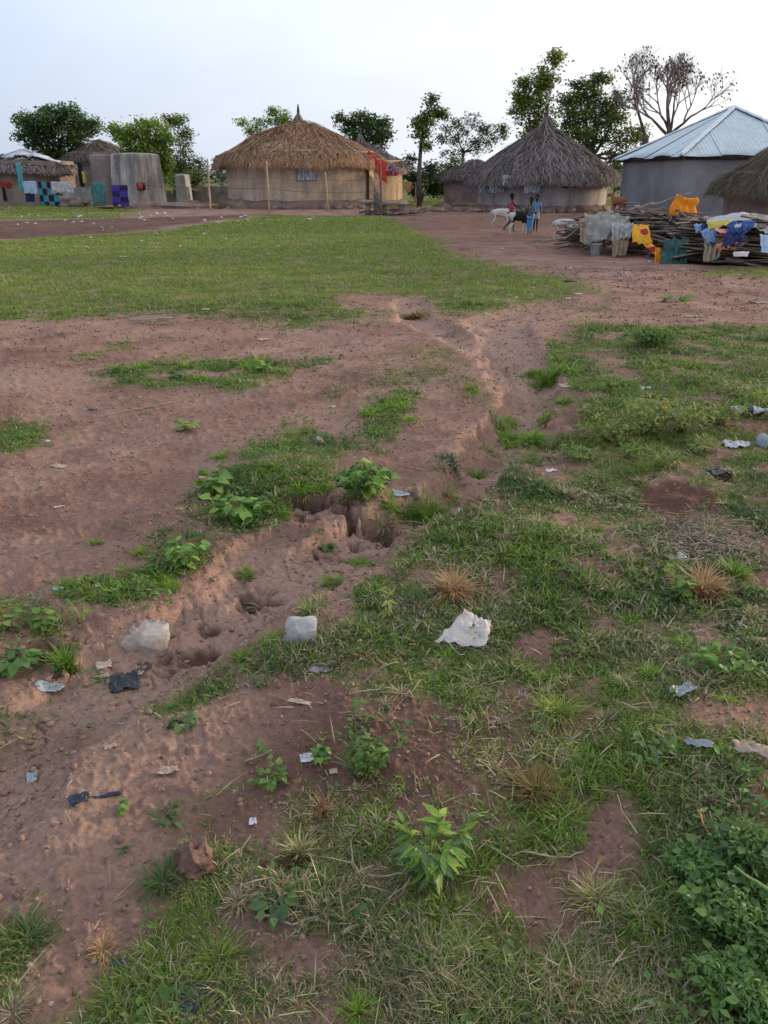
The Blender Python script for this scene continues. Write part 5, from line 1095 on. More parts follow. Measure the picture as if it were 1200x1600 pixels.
quad('goat', 'white goat with lowered head, partly behind the child in crimson', 'goat', 781, 356, 29, R(12), M_GOATW, 'goats', (.25, .0), -.1)
quad('goat', 'black and white goat between the two groups of children', 'goat', 809, 366, 35, R(20), M_GOATB, 'goats', (.22, .10), -.08, horns=True)
quad('goat', 'white goat grazing at the left end of the brushwood pile', 'goat', 879, 376, 33, R(8), M_GOATW, 'goats', (.30, -.30), -.14)
M_CALF = surf('red_brown_hide', [(.30,.10,.05), (.42,.16,.08)], 2, .8, .3, 30, .01)
quad('calf', 'red brown calf standing between the grey-thatched hut and the square house', 'calf', 971, 330, 30, R(118), M_CALF, None, (.20, .16), -.05, P=gp(971, 36.0), ears=.16)
# ================================================================== FOREGROUND PLANTS
LEAF_MESH = {}
def leaf_mesh(kind, mat, var):
    key = (kind, mat.name, var)
    if key in LEAF_MESH: return LEAF_MESH[key]
    rnd = random.Random(hash(kind) % 97+var) if False else random.Random(var*13+len(kind)); wd = {'ovate': .36, 'lance': .17, 'heart': .46, 'round': .42}[kind]; n = 7; v = []; f = []
    for i in range(n+1):
        t = i/n; w_ = {'ovate': math.sin(math.pi*min(1, t**.75)), 'lance': math.sin(math.pi*t**.8), 'heart': (math.sin(math.pi*t**.55)), 'round': math.sin(math.pi*t**.7)}[kind]*wd
        if 0 < i < n and kind == 'lance' and i % 2: w_ *= .82
        z = -.30*t*t+.05*math.sin(t*5+var); v += [(-w_, t, z+.22*w_), (0, t, z), (w_, t, z+.22*w_)]
    for i in range(n): f += [(i*3, i*3+1, i*3+4, i*3+3), (i*3+1, i*3+2, i*3+5, i*3+4)]
    m = np_mesh('leaf', np.array(v), np.array(f).ravel(), np.full(len(f), 4), mat, True); LEAF_MESH[key] = m; return m
M_LF = leafobj('fresh_leaf', (.16,.32,.045), (.34,.52,.075)); M_LD = leafobj('deep_green_leaf', (.065,.14,.05), (.16,.26,.075)); M_LM = leafobj('mid_green_leaf', (.11,.23,.045), (.22,.37,.065)); M_LY = leafobj('yellow_green_leaf', (.22,.28,.05), (.38,.38,.07))
M_STEM = surf('green_stem', [(.14,.16,.06), (.22,.20,.09)], 8); M_STEMB = surf('brown_stem', [(.16,.10,.06), (.28,.18,.10)], 8)
def Msz(p): return (p.y*ca+(CH-p.z)*sa)/F
def herb(name, label, px, py, wpx, hpx, nst, nlf, lpx, kind, mat, cat='plant', group=None, stem=M_STEM, spread=.6, mix=None, droop=.3, P=None, seed=0, fill=None):
    """stems fanning out of one root, each leaf an object of its own"""
    P_ = P or at(px, py); m_ = Msz(P_); root = thing(name, P_, label, cat, group); wd = wpx*m_; ht = hpx*m_; ll = lpx*m_; rnd = random.Random(px*7+py+seed)
    sm = MB(); tips = []
    for s_ in range(nst):
        az = 2*math.pi*(s_+rnd.random()*.7)/nst; out_ = wd/2*rnd.uniform(.35, .95)*spread; top = P_+Vector((math.cos(az)*out_, math.sin(az)*out_, ht*rnd.uniform(.55, 1.0))); m1 = P_.lerp(top, .5)+Vector((0, 0, ht*.12))
        sm.tube([P_-Vector((0,0,.01)), m1, top], [ht*.007+.001, ht*.005+.0008, .0006], 5); tips.append((P_, m1, top, az))
    sm.build('stem', stem, root)
    for i in range(nlf):
        a_, b_, c_, az = tips[i % nst]; t = rnd.uniform(.12, 1.0)**.8; q = a_.lerp(b_, t*2) if t < .5 else b_.lerp(c_, t*2-1); la = az+rnd.gauss(0, 1.0)
        mt = mat if not mix or rnd.random() > mix[1] else mix[0]; o = bpy.data.objects.new('leaf', leaf_mesh(kind, mt, rnd.randint(0, 2))); COL.objects.link(o); o.parent = root
        sc = ll*rnd.uniform(.7, 1.35); o.location = q-P_; o.scale = (sc, sc, sc); o.rotation_euler = (rnd.uniform(-.15, .75)-droop*rnd.random(), rnd.gauss(0, .3), la-math.pi/2)
    if fill:
        n = fill[0]; d_ = RNG.normal(0, 1, (n, 3)); d_ /= np.linalg.norm(d_, axis=1)[:, None]; rr = RNG.random(n)**.45; hz = ht*.5
        B_ = np.stack([d_[:,0]*rr*wd*.5, d_[:,1]*rr*wd*.4, hz+d_[:,2]*rr*hz*.95], 1); C = lerp(np.array(fill[1]), np.array(fill[2]), RNG.random(n)*.7+.3*(B_[:,2]/ht))*RNG.uniform(.75, 1.25, n)[:, None]
        me = blade_mesh('small_leaves', B_, RNG.uniform(0, 6.28, n), RNG.uniform(.2, 1.7, n), ll*RNG.uniform(.5, 1.1, n), ll*RNG.uniform(.22, .45, n), C, .5); o = link('small_leaves', me, root); o['kind'] = 'stuff'
    return root
herb('sapling', 'bright green leafy sapling growing in the near foreground', 672, 1378, 150, 112, 9, 130, 29, 'lance', M_LF, 'sapling', stem=M_STEMB, mix=(M_LD, .3), spread=1.0)
herb('weed', 'broad-leaved bright weed clump on the lip of the big erosion hole', 568, 776, 96, 48, 13, 110, 16, 'heart', M_LM, mix=(M_LF, .45), spread=1.0, P=at(568, 772), fill=(260, (.08,.15,.05), (.17,.28,.07)))
herb('weed', 'broad-leaved weed patch left of the erosion holes', 378, 812, 120, 40, 14, 85, 17, 'round', M_LF, mix=(M_LM, .4), spread=1.0)
herb('weed', 'broad-leaved weeds at the left end of the central green strip', 335, 775, 50, 45, 6, 26, 17, 'heart', M_LM, spread=.9)
herb('weed', 'bushy green weed with a rusty twig, above the sapling', 574, 1210, 78, 66, 9, 70, 14, 'ovate', M_LM, mix=(M_LY, .15), stem=M_STEMB, fill=(420, (.08,.15,.05), (.17,.27,.07)))
herb('seedling', 'thin upright yellow green seedling on a bare stem', 606, 972, 26, 78, 2, 16, 16, 'lance', M_LY, 'seedling', stem=M_STEMB, spread=.3)
herb('weed', 'small dark rosette growing on the floor of the gully', 506, 858, 34, 16, 6, 18, 15, 'ovate', M_LD, spread=1.1)
herb('weed', 'small leafy weed alone on the reddish bare soil', 290, 672, 40, 18, 6, 20, 14, 'ovate', M_LM, mix=(M_LY, .4), spread=1.1)
herb('weed', 'leafy weeds at the bend of the left green strip', 285, 890, 84, 52, 10, 70, 14, 'ovate', M_LM, mix=(M_LF, .4), spread=1)
herb('weed', 'grey green leafy weeds left of the white plastic scraps', 610, 1150, 1, 1, 1, 0, 10, 'ovate', M_LM) if False else None
herb('weed', 'low leafy weeds at the left edge beside the bright grass tuft', 28, 1045, 90, 30, 9, 44, 20, 'ovate', M_LD, mix=(M_LM, .4), spread=1)
herb('weed', 'yellow green weed above the left edge tuft', 12, 985, 40, 34, 5, 22, 15, 'ovate', M_LY, mix=(M_LM, .5), spread=.9)
herb('weed', 'small weed with pale leaves between the strip and the left edge', 70, 985, 45, 35, 6, 24, 14, 'ovate', M_LM, spread=.9)
herb('weed', 'yellowish fern-like weed under the lower end of the green strip', 125, 975, 44, 40, 6, 30, 12, 'lance', M_LY, mix=(M_LM, .6), spread=.9)
herb('weed', 'small grey green weed on the bare slope below the rubbish bag', 410, 1070, 36, 16, 6, 22, 13, 'lance', M_LD, spread=1.1)
herb('weed', 'flat teal green weed beside the brown scrap on the slope', 285, 1135, 50, 14, 6, 20, 14, 'ovate', M_LD, spread=1.1)
herb('weed', 'small bright weed left of the bushy one', 425, 1222, 64, 24, 8, 34, 12, 'round', M_LM, spread=1)
herb('weed', 'tiny leafy sprig beside the dark plastic strip', 190, 1268, 28, 22, 4, 12, 11, 'ovate', M_LM)
herb('weed', 'flat leafy weed left of the earth clod', 262, 1282, 60, 22, 7, 22, 13, 'ovate', M_LD, spread=1.1)
herb('weed', 'flat dark green weed left of the sapling roots', 430, 1418, 76, 22, 8, 26, 20, 'ovate', M_LD, spread=1.1)
herb('weed', 'pale leafy shoots above the earth clod', 196, 1330, 50, 14, 4, 8, 9, 'ovate', M_LD)
herb('weed', 'weed with rounded leaves around the white scrap', 500, 1195, 46, 34, 6, 26, 12, 'round', M_LM)
for i, (px, py, w_, h_, lb) in enumerate([(1085,1345,80,60,'leafy weed at the top of the lower right thicket'), (1160,1320,90,80,'tall leafy weed at the right edge above the dark thicket'), (1120,1420,90,70,'leafy weed with dark round leaves in the lower right thicket'), (1190,1460,90,80,'dark leafy weed at the right edge of the lower thicket'), (1130,1530,90,80,'lowest dark leafy weed left of the corner'), (1200,1580,100,90,'dark leafy weed in the bottom right corner')]):
    herb('weed', lb, px, py+20, w_*1.25, h_*.72, 14, 110, 15, ('ovate' if i % 2 else 'round'), M_LD, mix=(M_LM, .4), spread=1, fill=(700, (.08,.17,.05), (.18,.30,.08)), group='leafy weeds of the lower right thicket', seed=i)
herb('grass_spike', 'pale green seed spike leaning over the lower right thicket', 1200, 1490, 40, 90, 1, 0, 10, 'lance', M_LF, 'plant') if False else None
for i, (px, py, w_, h_, lb) in enumerate([(950,690,95,58,'leftmost yellow green bush of the waist-high row in the meadow'), (1005,680,95,62,'yellow green bush, second of the row in the meadow'), (1060,676,100,62,'yellow green bush of the meadow row, behind the small yellow flower'), (1120,662,90,55,'bush of the meadow row left of the plastic bottle'), (1185,650,90,62,'bush of the meadow row at the right edge above the bottle')]):
    herb('shrub', lb, px, py, w_*1.15, h_*(.75,1.0,.85,.6,.9)[i], 14, 80, 11, 'lance', M_LY, 'shrub', mix=(M_LM, .35), spread=1.1, fill=(230, (.17,.22,.06), (.34,.42,.09)), group='yellow green shrubs in the right-hand meadow', seed=i, stem=M_STEMB)
herb('shrub', 'small fresh green shrub at the back edge of the meadow', 1018, 543, 70, 32, 9, 50, 9, 'lance', M_LM, 'shrub', mix=(M_LF, .5), spread=.9, fill=(700, (.10,.17,.05), (.20,.32,.07)))
for i, (px, py, lb) in enumerate([(925,655,'small loose weed left behind the first meadow shrub'),(985,715,'small loose weed before the second meadow shrub'),(1100,705,'small loose weed left of the white bag'),(1040,730,'small loose weed above the red soil patch'),(900,720,'small loose weed at the meadow edge near the gully'),(1150,620,'small loose weed behind the plastic bottle'),(960,610,'small loose weed in the rear meadow at its left'),(1075,600,'small loose weed in the rear middle of the meadow')]):
    herb('weed', lb, px, py, 60, 24, 8, 30, 11, 'lance', M_LM, mix=(M_LY, .5), spread=1.2, fill=(90, (.14,.2,.06), (.28,.36,.09)), seed=i)
herb('weed', 'low green tuft of weed on the path behind the meadow', 1040, 472, 28, 9, 6, 16, 9, 'ovate', M_LM); herb('weed', 'bright weed on the path right of the other one', 1072, 471, 26, 11, 6, 16, 9, 'ovate', M_LF)
herb('weed', 'reddish dry weed on the meadow edge beside the gully', 852, 668, 74, 44, 9, 40, 9, 'lance', leafobj('dull_red_leaf', (.20,.13,.07), (.28,.22,.11)), mix=(M_LM, .4), stem=M_STEMB)
herb('weed', 'leafy weed beside the dry straw tuft on the right', 1062, 940, 70, 60, 8, 50, 14, 'ovate', M_LM, mix=(M_LY, .3))
herb('weed', 'dense clover-like weed near the right edge', 1120, 1050, 110, 40, 12, 80, 13, 'round', M_LM, mix=(M_LF, .3), spread=1)
herb('weed', 'leafy weed right of the grey plastic scrap', 1010, 1190, 80, 40, 9, 60, 12, 'ovate', M_LM, mix=(M_LD, .5), spread=1)
herb('weed', 'bright weed at the upper edge of the pale soil patch', 410, 580, 40, 14, 6, 18, 10, 'round', M_LF); herb('weed', 'small weed on the bare soil above the green strip', 560, 600, 1, 1, 1, 0, 9, 'ovate', M_LM) if False else None
herb('weed', 'small weed growing low at the left of the pale strip', 280, 590, 36, 12, 5, 16, 11, 'ovate', M_LD)

def tuft(name, label, px, py, wpx, hpx, n, cols, cat='grass tuft', lean=(.05, .9), wd=2.2, group=None, sp=.18, curve=.7, mat=None, flatz=1):
    P_ = at(px, py); m_ = Msz(P_); az = RNG.uniform(0, 6.28, n); rr = np.abs(RNG.normal(0, sp*wpx*m_, n)); B_ = np.stack([rr*np.sin(az), rr*np.cos(az), np.zeros(n)], 1); B_[:, 2] = samp(GZ, B_[:, 0]+P_.x, B_[:, 1]+P_.y)-P_.z-.004
    C = lerp(np.array(cols[0]), np.array(cols[1]), RNG.random(n))*RNG.uniform(.75, 1.25, n)[:, None]
    me = blade_mesh(name, B_, az+RNG.normal(0, .5, n), RNG.uniform(*lean, n), hpx*m_*RNG.uniform(.5, 1.15, n), wd*m_*RNG.uniform(.6, 1.3, n), C, curve, mat or M_LEAF); o = link(name, me, None, P_); return tag(o, label, cat, group)
BR = (PAL['fresh'], PAL['bright']); ST = (PAL['straw'], PAL['brown']); OL = (PAL['olive'], PAL['mid']); BL = (PAL['blue'], PAL['mid']); RS = ((.42,.24,.12), (.55,.40,.22)); OS = (PAL['olive'], PAL['straw'])
for a_ in [
 ('grass_tuft','bright yellow green grass tuft at the left edge of the gully',104,1045,44,44,160,((.20,.34,.04),(.12,.26,.04)),'grass tuft',(.0,.5)),
 ('dry_tuft','large dry orange brown grass tuft above the white sacking',706,930,56,56,260,RS,'dry tuft',(.1,1.1)),
 ('dry_tuft','spiky straw coloured tuft on the right, beside leafy weed',1098,925,70,56,260,RS,'dry tuft',(.1,1.2)),
 ('grass_tuft','long-bladed green tuft at the edge of the erosion hole',668,812,84,40,300,(PAL['mid'],PAL['fresh']),'grass tuft',(.1,1.1)),
 ('grass_tuft','green tuft growing in the mid right, right of the straw mat',1146,902,56,36,200,(PAL['mid'],PAL['fresh']),'grass tuft',(.1,1.0)),
 ('grass_tuft','splayed pale green tuft at the bottom left',340,1505,84,50,220,(PAL['mid'],PAL['olive']),'grass tuft',(.3,1.35)),
 ('grass_tuft','blurred blue green tuft at the bottom left edge',48,1468,84,46,200,BL,'grass tuft',(.3,1.3)),
 ('grass_tuft','green tuft beside the earth clod',255,1380,90,40,220,BL,'grass tuft',(.3,1.3)),
 ('dry_tuft','small bleached upright tuft left of the sapling',468,1345,46,46,150,OS,'dry tuft',(.0,.8)),
 ('dry_tuft','splayed straw tuft below the earth clod',372,1412,52,40,110,ST,'dry tuft',(.3,1.4)),
 ('dry_tuft','small orange root tuft below the sapling',556,1432,42,26,110,((.55,.22,.07),(.45,.3,.16)),'dry tuft',(.5,1.4)),
 ('dry_tuft','round orange straw tuft at the bottom left',160,1484,42,26,140,((.50,.30,.13),(.55,.40,.22)),'dry tuft',(.5,1.4)),
 ('dry_tuft','half buried straw tuft in the bottom left corner',20,1585,80,30,160,ST,'dry tuft',(.6,1.4)),
 ('dry_tuft','overturned brown and green sod on the bare patch',838,1245,84,50,420,((.30,.17,.08),(.24,.24,.06)),'sod',(.2,1.2)),
 ('dry_tuft','yellowing upturned sod in the lower right grass',930,1410,90,46,360,OS,'sod',(.2,1.3)),
 ('dry_tuft','greenish upturned sod right of the yellowing one',1000,1440,60,40,240,(PAL['olive'],PAL['fresh']),'sod',(.2,1.3)),
 ('dry_tuft','yellow green sod near the right lettered block',870,1115,80,34,240,(PAL['olive'],PAL['fresh']),'sod',(.2,1.3)),
 ('dry_tuft','pale starry dry tuft on the bare patch in the centre',785,1130,46,26,90,ST,'dry tuft',(.6,1.4)),
 ('dry_tuft','small dry tuft with rusty base left of the bushy weed',500,1268,36,40,90,((.5,.34,.2),(.36,.18,.1)),'dry tuft',(.1,.9)),
 ('dry_tuft','matted roots and straw left of the sapling',590,1295,76,26,140,ST,'dry tuft',(.8,1.5)),
 ('dry_tuft','dry grass hanging from the gully lip in the middle distance',648,498,40,22,240,((.34,.20,.09),(.28,.26,.09)),'dry tuft',(.3,1.5)),
 ('dry_tuft','ball of dry roots beside blue wrappers',738,795,34,24,240,((.42,.24,.17),(.34,.2,.13)),'dry tuft',(.0,1.55)),
 ('dry_tuft','broken dry stalks lodged in the gully pit',408,940,52,34,110,((.28,.19,.13),(.4,.32,.24)),'dry stalks',(.6,1.4)),
 ('grass_tuft','dark tuft lying across the gully floor',705,722,60,20,160,(PAL['blue'],PAL['dark']),'grass tuft',(.6,1.4)),
 ('grass_tuft','fresh yellow green tuft at the bottom centre',560,1582,84,34,200,(PAL['fresh'],PAL['bright']),'grass tuft',(.2,1.2)),
 ('grass_tuft','dull green tuft under the lip of the left green strip',165,1010,1,1,2,BL,'grass tuft',(.2,1.2)),
 ('grass_tuft','small tuft on the bare soil left of the green strip',150,850,30,12,60,(PAL['mid'],PAL['fresh']),'grass tuft',(.2,1.1)),
 ('grass_tuft','isolated blue green tuft right of the white cards',312,1150,1,1,2,BL,'grass tuft',(.2,1.2)),
 ('grass_tuft','tall bright grass on the gully bank below the meadow corner',860,598,76,26,260,(PAL['mid'],PAL['fresh']),'grass tuft',(.1,1.0)),
 ('grass_tuft','lush grass on the inner gully bank',830,690,84,24,260,(PAL['mid'],PAL['bright']),'grass tuft',(.1,1.0)),
]:
    if a_[4] > 2: tuft(*a_[:7], a_[7], a_[8], a_[9])
for i, (px, py, w_, h_) in enumerate([(470,768,60,22),(505,766,50,20),(545,790,40,20),(610,786,50,22),(640,805,60,26),(600,838,46,24),(560,880,50,24),(520,915,50,24),(480,955,50,22),(425,1005,60,24),(380,1030,50,20),(760,705,60,18),(790,690,60,18),(745,745,60,20),(700,775,60,22),(855,655,60,18),(880,630,50,16),(830,585,60,16),(440,805,50,20),(385,900,30,18)]):
    tuft('bank_tuft', 'grass tuft hanging over the lip of the gully', px, py, w_, h_, 150, BR if i % 3 == 0 else (PAL['mid'], PAL['fresh']) if i % 3 == 1 else OS, 'grass tuft', (.2, 1.4), 1.9, 'grass tufts along the gully lip')
for i, (x0, x1, y0, y1, k) in enumerate([(550,645,618,700,9),(330,520,700,800,12),(150,320,840,940,9),(170,440,568,600,9),(830,900,560,600,6),(780,860,660,700,7),(960,1190,880,1100,12)]):
    for j in range(k):
        tuft('tussock', 'bright green tussock in the leafy strips along the gully' if i < 6 else 'bright green tussock on the right of the foreground grass', int(random.uniform(x0, x1)), int(random.uniform(y0, y1)), 44, 17, 90, BR, 'grass tussock', (.3, 1.4), 1.7, 'bright tussocks in the strips along the gully' if i < 6 else 'bright tussocks on the right of the foreground grass')
# more unnamed tussocks that break up the sward, bleached or fresh
for i in range(330):
    px = random.uniform(380, 1200) if i % 4 else random.uniform(60, 700); py = random.uniform(700, 1590); q = at(px, py)
    if float(samp(GG, q.x, q.y)) < .25: continue
    kk = random.random(); cols, nm_ = ((ST, 'pale dry') if kk < .45 else (OS, 'yellowing') if kk < .7 else (BR, 'fresh green') if kk < .8 else (BL, 'dull green'))
    w_ = random.uniform(30, 62); tuft('tussock', f'{nm_} tussock among many in the rough foreground grass', int(px), int(py), w_*(.5+py/1600*.6), random.uniform(16, 32)*(.5+py/1600*.6), random.randint(50, 110), cols, 'grass tussock', (.4, 1.45), 1.7, f'{nm_} tussocks in the foreground grass')

# ================================================================== LITTER AND STONES
def scrap(name, label, px, py, wpx, hpx, mat, cat='litter', seed=0, rz=None, crump=.25, lift=0, n=12, group=None, thick=.0025, tilt=0, shape='quad', standing=False):
    """crumpled sheet lying on the ground, hpx measured on the ground as seen (foreshortened)"""
    P_ = at(px, py); m_ = Msz(P_); dn = math.atan2(CH-P_.z, P_.y); w_ = wpx*m_; d_ = hpx*m_/(math.sin(dn)+.45); crump = crump*.42; rz = random.Random(seed).uniform(-.5, .5) if rz is None else rz; mb = MB(); S_ = max(w_, min(d_, w_*1.5))
    rt = Matrix.Rotation(rz, 3, 'Z') @ Matrix.Rotation(tilt, 3, 'X')
    def fn(u, v):
        ex = 1+.28*mnoise.noise(Vector((v*2.3, seed, 1.3)))+(-.3*v if shape == 'taper' else 0); ey = 1+.28*mnoise.noise(Vector((u*2.3, seed, 5.3)))
        x = (u-.5)*w_*ex+(.35*w_*(v-.5) if shape == 'skew' else 0); y = (v-.5)*d_*ey; z = crump*S_*abs(mnoise.fractal(Vector((u*2.6, v*2.6, seed*1.37)), .8, 2.2, 4))+.003+crump*S_*.25*math.sin(u*5+v*4+seed)**2
        q = rt @ Vector((x, y, z)); return (P_.x+q.x, P_.y+q.y, max(P_.z+q.z, zat(P_.x+q.x, P_.y+q.y)+.002)+lift)
    mb.grid(fn, n, n); o = mb.build(name, mat, smooth=True, loc=P_); o.modifiers.new('thickness', 'SOLIDIFY').thickness = thick
    return tag(o, label, cat, group)
M_BAG = surf('black_bin_bag', [(.012,.013,.018), (.03,.032,.042)], 9, .3, .5, 30, .01, spec=.6); M_DBLUE = surf('dark_blue_plastic', [(.015,.018,.04), (.04,.045,.08)], 9, .32, .5, 30, .01, spec=.6)
M_SACK = surf('woven_white_sacking', [(.56,.49,.44), (.74,.67,.61)], 7, .85, .5, 120, .003, ((.5,.33,.30), (4, 4, 4), .3)); M_PALE = surf('pale_plastic', [(.58,.56,.60), (.75,.74,.78)], 9, .4, .4, 40, .004)
M_PURP = surf('lilac_plastic', [(.32,.26,.30), (.5,.43,.46)], 9, .4, .4, 40, .004); M_CARD = surf('wet_cardboard', [(.44,.32,.23), (.64,.51,.39)], 9, .9, .5, 50, .004); M_GREYP = surf('greyish_plastic', [(.25,.28,.30), (.42,.45,.47)], 9, .35, .4, 40, .004)
M_LBL = surf('pale_blue_plastic', [(.35,.45,.62), (.50,.58,.74)], 9, .4)
def chunk(name, label, px, py, pts_, mat, cat, seed=0, rough=.05, P=None, cuts=3):
    """angular lump: hull of corner points given in photo pixels (right, away, up) from its foot"""
    P_ = P or at(px, py); m_ = Msz(P_); bm = bmesh.new()
    for q in pts_: bm.verts.new((q[0]*m_, q[1]*m_, q[2]*m_))
    bmesh.ops.convex_hull(bm, input=bm.verts[:]); bmesh.ops.bevel(bm, geom=bm.edges[:], offset=1.2*m_, segments=1, affect='EDGES'); bmesh.ops.triangulate(bm, faces=bm.faces[:]); bmesh.ops.subdivide_edges(bm, edges=bm.edges[:], cuts=cuts, use_grid_fill=True)
    bm.verts.index_update(); S_ = 30*m_; v = []
    for q in bm.verts:
        n_ = mnoise.fractal(q.co/S_*2+Vector((seed*3.1, seed, 0)), .7, 2.1, 5); v.append(P_+q.co+q.normal*n_*rough*S_*2)
    mb = MB(); mb.add(v, [tuple(x.index for x in f_.verts) for f_ in bm.faces]); bm.free(); return tag(mb.build(name, mat, loc=P_), label, cat)
# concrete lumps
CW = dict(lump=.3, n=22)
chunk('concrete_lump', 'flat-topped pale concrete lump half sunk in the gully, beside the black bag', 226, 1024, [(-40,12,-6),(-42,14,12),(-34,62,20),(-6,70,24),(22,66,22),(34,34,17),(30,6,-6),(12,-4,-8),(16,0,13),(-14,22,19),(-34,30,17),(34,10,6)], M_CONC, 'concrete lump', 3, .035)
def slab(name, label, px, py, wpx, dpx, hpx, mat, cat, rz=.1, seed=0, lump=.10, rx=0):
    P_ = at(px, py); m_ = Msz(P_); w_, d_, h_ = wpx*m_, dpx*m_, hpx*m_; mb = MB(); bm = bmesh.new(); bmesh.ops.create_cube(bm, size=1); bmesh.ops.bevel(bm, geom=bm.edges[:], offset=.12, segments=2, affect='EDGES'); bmesh.ops.subdivide_edges(bm, edges=bm.edges[:], cuts=3, use_grid_fill=True)
    rt = Matrix.Rotation(rz, 3, 'Z') @ Matrix.Rotation(rx, 3, 'X'); bm.verts.index_update(); v = []
    for q in bm.verts:
        c_ = q.co; nz_ = 1+lump*mnoise.fractal(c_*2.2+Vector((seed, 0, 0)), .9, 2, 4); v.append(P_+rt @ Vector((c_.x*w_*nz_, c_.y*d_*nz_, (c_.z*nz_+.32)*h_)))
    mb.add(v, [tuple(x.index for x in f_.verts) for f_ in bm.faces]); bm.free(); o = mb.build(name, mat, loc=P_); return tag(o, label, cat)
M_BLOCK = surf('pale_grey_block', [(.30,.25,.21), (.48,.46,.43), (.58,.57,.55)], 10, .95, .9, 60, .012)
chunk('concrete_block', 'whitish broken concrete block lying at the edge of the grass in the centre', 468, 1008, [(-26,0,-5),(26,0,-5),(-27,4,22),(27,2,26),(-20,34,32),(24,34,34),(-22,36,-4),(24,36,-4),(0,-4,24)], M_BLOCK, 'concrete block', 2, .05)
mk = slab('concrete_slab_piece', 'x', 226, 1006, 2, 2, 2, M_BLOCK, 'x') if False else None
# piece of white sacking, folded and frayed
P_ = at(724, 1010); m_ = Msz(P_); SKR = thing('sacking', P_, 'folded piece of white woven sacking standing like a tent in the central grass', 'sacking'); mb = MB()
cn = [W(775, 952, P_.y+.05), W(738, 946, P_.y+.10), W(676, 1004, P_.y+.05), W(766, 1016, P_.y-.03)]
cn = [P_+Vector(q)*1.0 for q in [Vector((6, 66, 24))*m_, Vector((48, 46, 13))*m_, Vector((33, -6, 2))*m_, Vector((-46, 6, 2))*m_]]
def fn(u, v):
    p = cn[0].lerp(cn[1], u).lerp(cn[3].lerp(cn[2], u), v); return p+Vector((0, -.006*abs(mnoise.noise(Vector((u*5+v*2, v*3, 2))))*3, .010*mnoise.fractal(Vector((u*4, v*4, 1)), .7, 2, 5)+.012-.010*abs(math.sin(u*3+v*2.6))))+Vector((.010*mnoise.noise(Vector((v*7, u, 3))), .008*mnoise.noise(Vector((u*9, 4, v))), 0))
mb.grid(fn, 30, 24); mb.build('sheet', M_SACK, SKR, smooth=True).modifiers.new('t', 'SOLIDIFY').thickness = .003
mb = MB(); 
for i in range(46):
    u = random.random(); e_ = Vector(fn(0, u)) if i % 3 == 0 else Vector(fn(u, 1)) if i % 3 == 1 else Vector(fn(1, u)); mb.tube([e_, e_+Vector((random.gauss(0, .012), random.gauss(-.004, .010), -.002)), e_+Vector((random.gauss(0, .025), random.gauss(-.01, .02), -.006))], [.0009, .0008, .0006], 3)
e_ = Vector(fn(.3, 1)); mb.tube([e_, e_+Vector((.01, -.04, 0)), e_+Vector((.03, -.08, .004)), e_+Vector((.045, -.075, .004))], .0012, 4); o = mb.build('frayed_threads', M_SACK, SKR); o['kind'] = 'stuff'
# black bag
scrap('black_plastic_bag', 'crumpled black plastic bag under the concrete lump', 195, 1068, 46, 50, M_BAG, 'plastic bag', 3, .3, .55, n=22)
scrap('black_plastic_strip', 'wet black plastic trailing down the gully beside the bag', 226, 1046, 14, 34, M_BAG, 'plastic', 4, -.2, .3)
scrap('dark_plastic_film', 'dark plastic film half buried at the left of the bag', 78, 1078, 38, 22, M_GREYP, 'plastic', 5, .2, .4)
scrap('cardboard_scrap', 'pinkish leaf of cardboard beside the black bag', 162, 1040, 24, 20, M_CARD, 'scrap', 6, .4, .3); scrap('cardboard_scrap', 'small pale scrap just above the black bag', 163, 1056, 14, 12, M_CARD, 'scrap', 7, .4, .3); scrap('shell_fragment', 'round pale scrap to the right of the black bag', 218, 1052, 12, 12, M_CARD, 'scrap', 8, 0, .2)
scrap('dark_plastic_wrapper', 'torn dark blue plastic wrapper on the sandy soil', 124, 1250, 30, 24, M_DBLUE, 'plastic wrapper', 9, .3, .45, n=16); scrap('dark_plastic_tail', 'long thin tail of dark plastic right of the torn wrapper', 162, 1246, 50, 9, M_DBLUE, 'plastic', 10, .35, .2)
scrap('dark_plastic_wrapper', 'dark blue black plastic at the bottom left', 302, 1565, 30, 62, M_DBLUE, 'plastic wrapper', 11, -.3, .4, n=18); scrap('dark_plastic_scrap', 'small dark plastic piece right of the round straw tuft', 185, 1508, 22, 20, M_DBLUE, 'plastic', 12, .2, .5)
scrap('grey_strip', 'dark grey curled strip on the sandy soil above the wrapper', 50, 1215, 14, 30, M_GREYP, 'strip', 13, .4, .2)
scrap('lilac_plastic', 'pale lilac plastic scrap below the concrete block', 502, 1046, 40, 20, M_PURP, 'plastic', 14, .2, .4, n=16, shape='skew')
scrap('curved_husk', 'thin pale curved husk on the bare slope', 468, 1098, 38, 9, M_CARD, 'husk', 15, -.3, .2)
scrap('white_scrap', 'crumpled bluish white plastic left of the bushy weed', 482, 1186, 24, 18, M_PALE, 'plastic', 16, .3, .6, n=14); scrap('white_scrap', 'small pale scrap right of the crumpled white plastic', 521, 1206, 13, 12, M_CARD, 'scrap', 17, .1, .3)
scrap('white_card', 'small white scrap on bare soil right of the leafy tuft', 395, 1284, 11, 15, M_PALE, 'scrap', 18, .2, .2); scrap('brown_leaf', 'dry brown crumpled leaf on the bare slope', 262, 1206, 30, 16, M_CARD, 'leaf', 19, .2, .5, n=14); scrap('pale_leaf', 'pale folded leaf left on the slope', 172, 1168, 18, 10, M_CARD, 'leaf', 20, .5, .4)
scrap('brown_scrap', 'brown scrap beside the flat teal weed', 284, 1136, 20, 9, M_CARD, 'scrap', 21, .1, .3); scrap('green_leaf', 'small grey green leaf in the gully', 142, 1134, 12, 10, M_LD, 'leaf', 22, .3, .3)
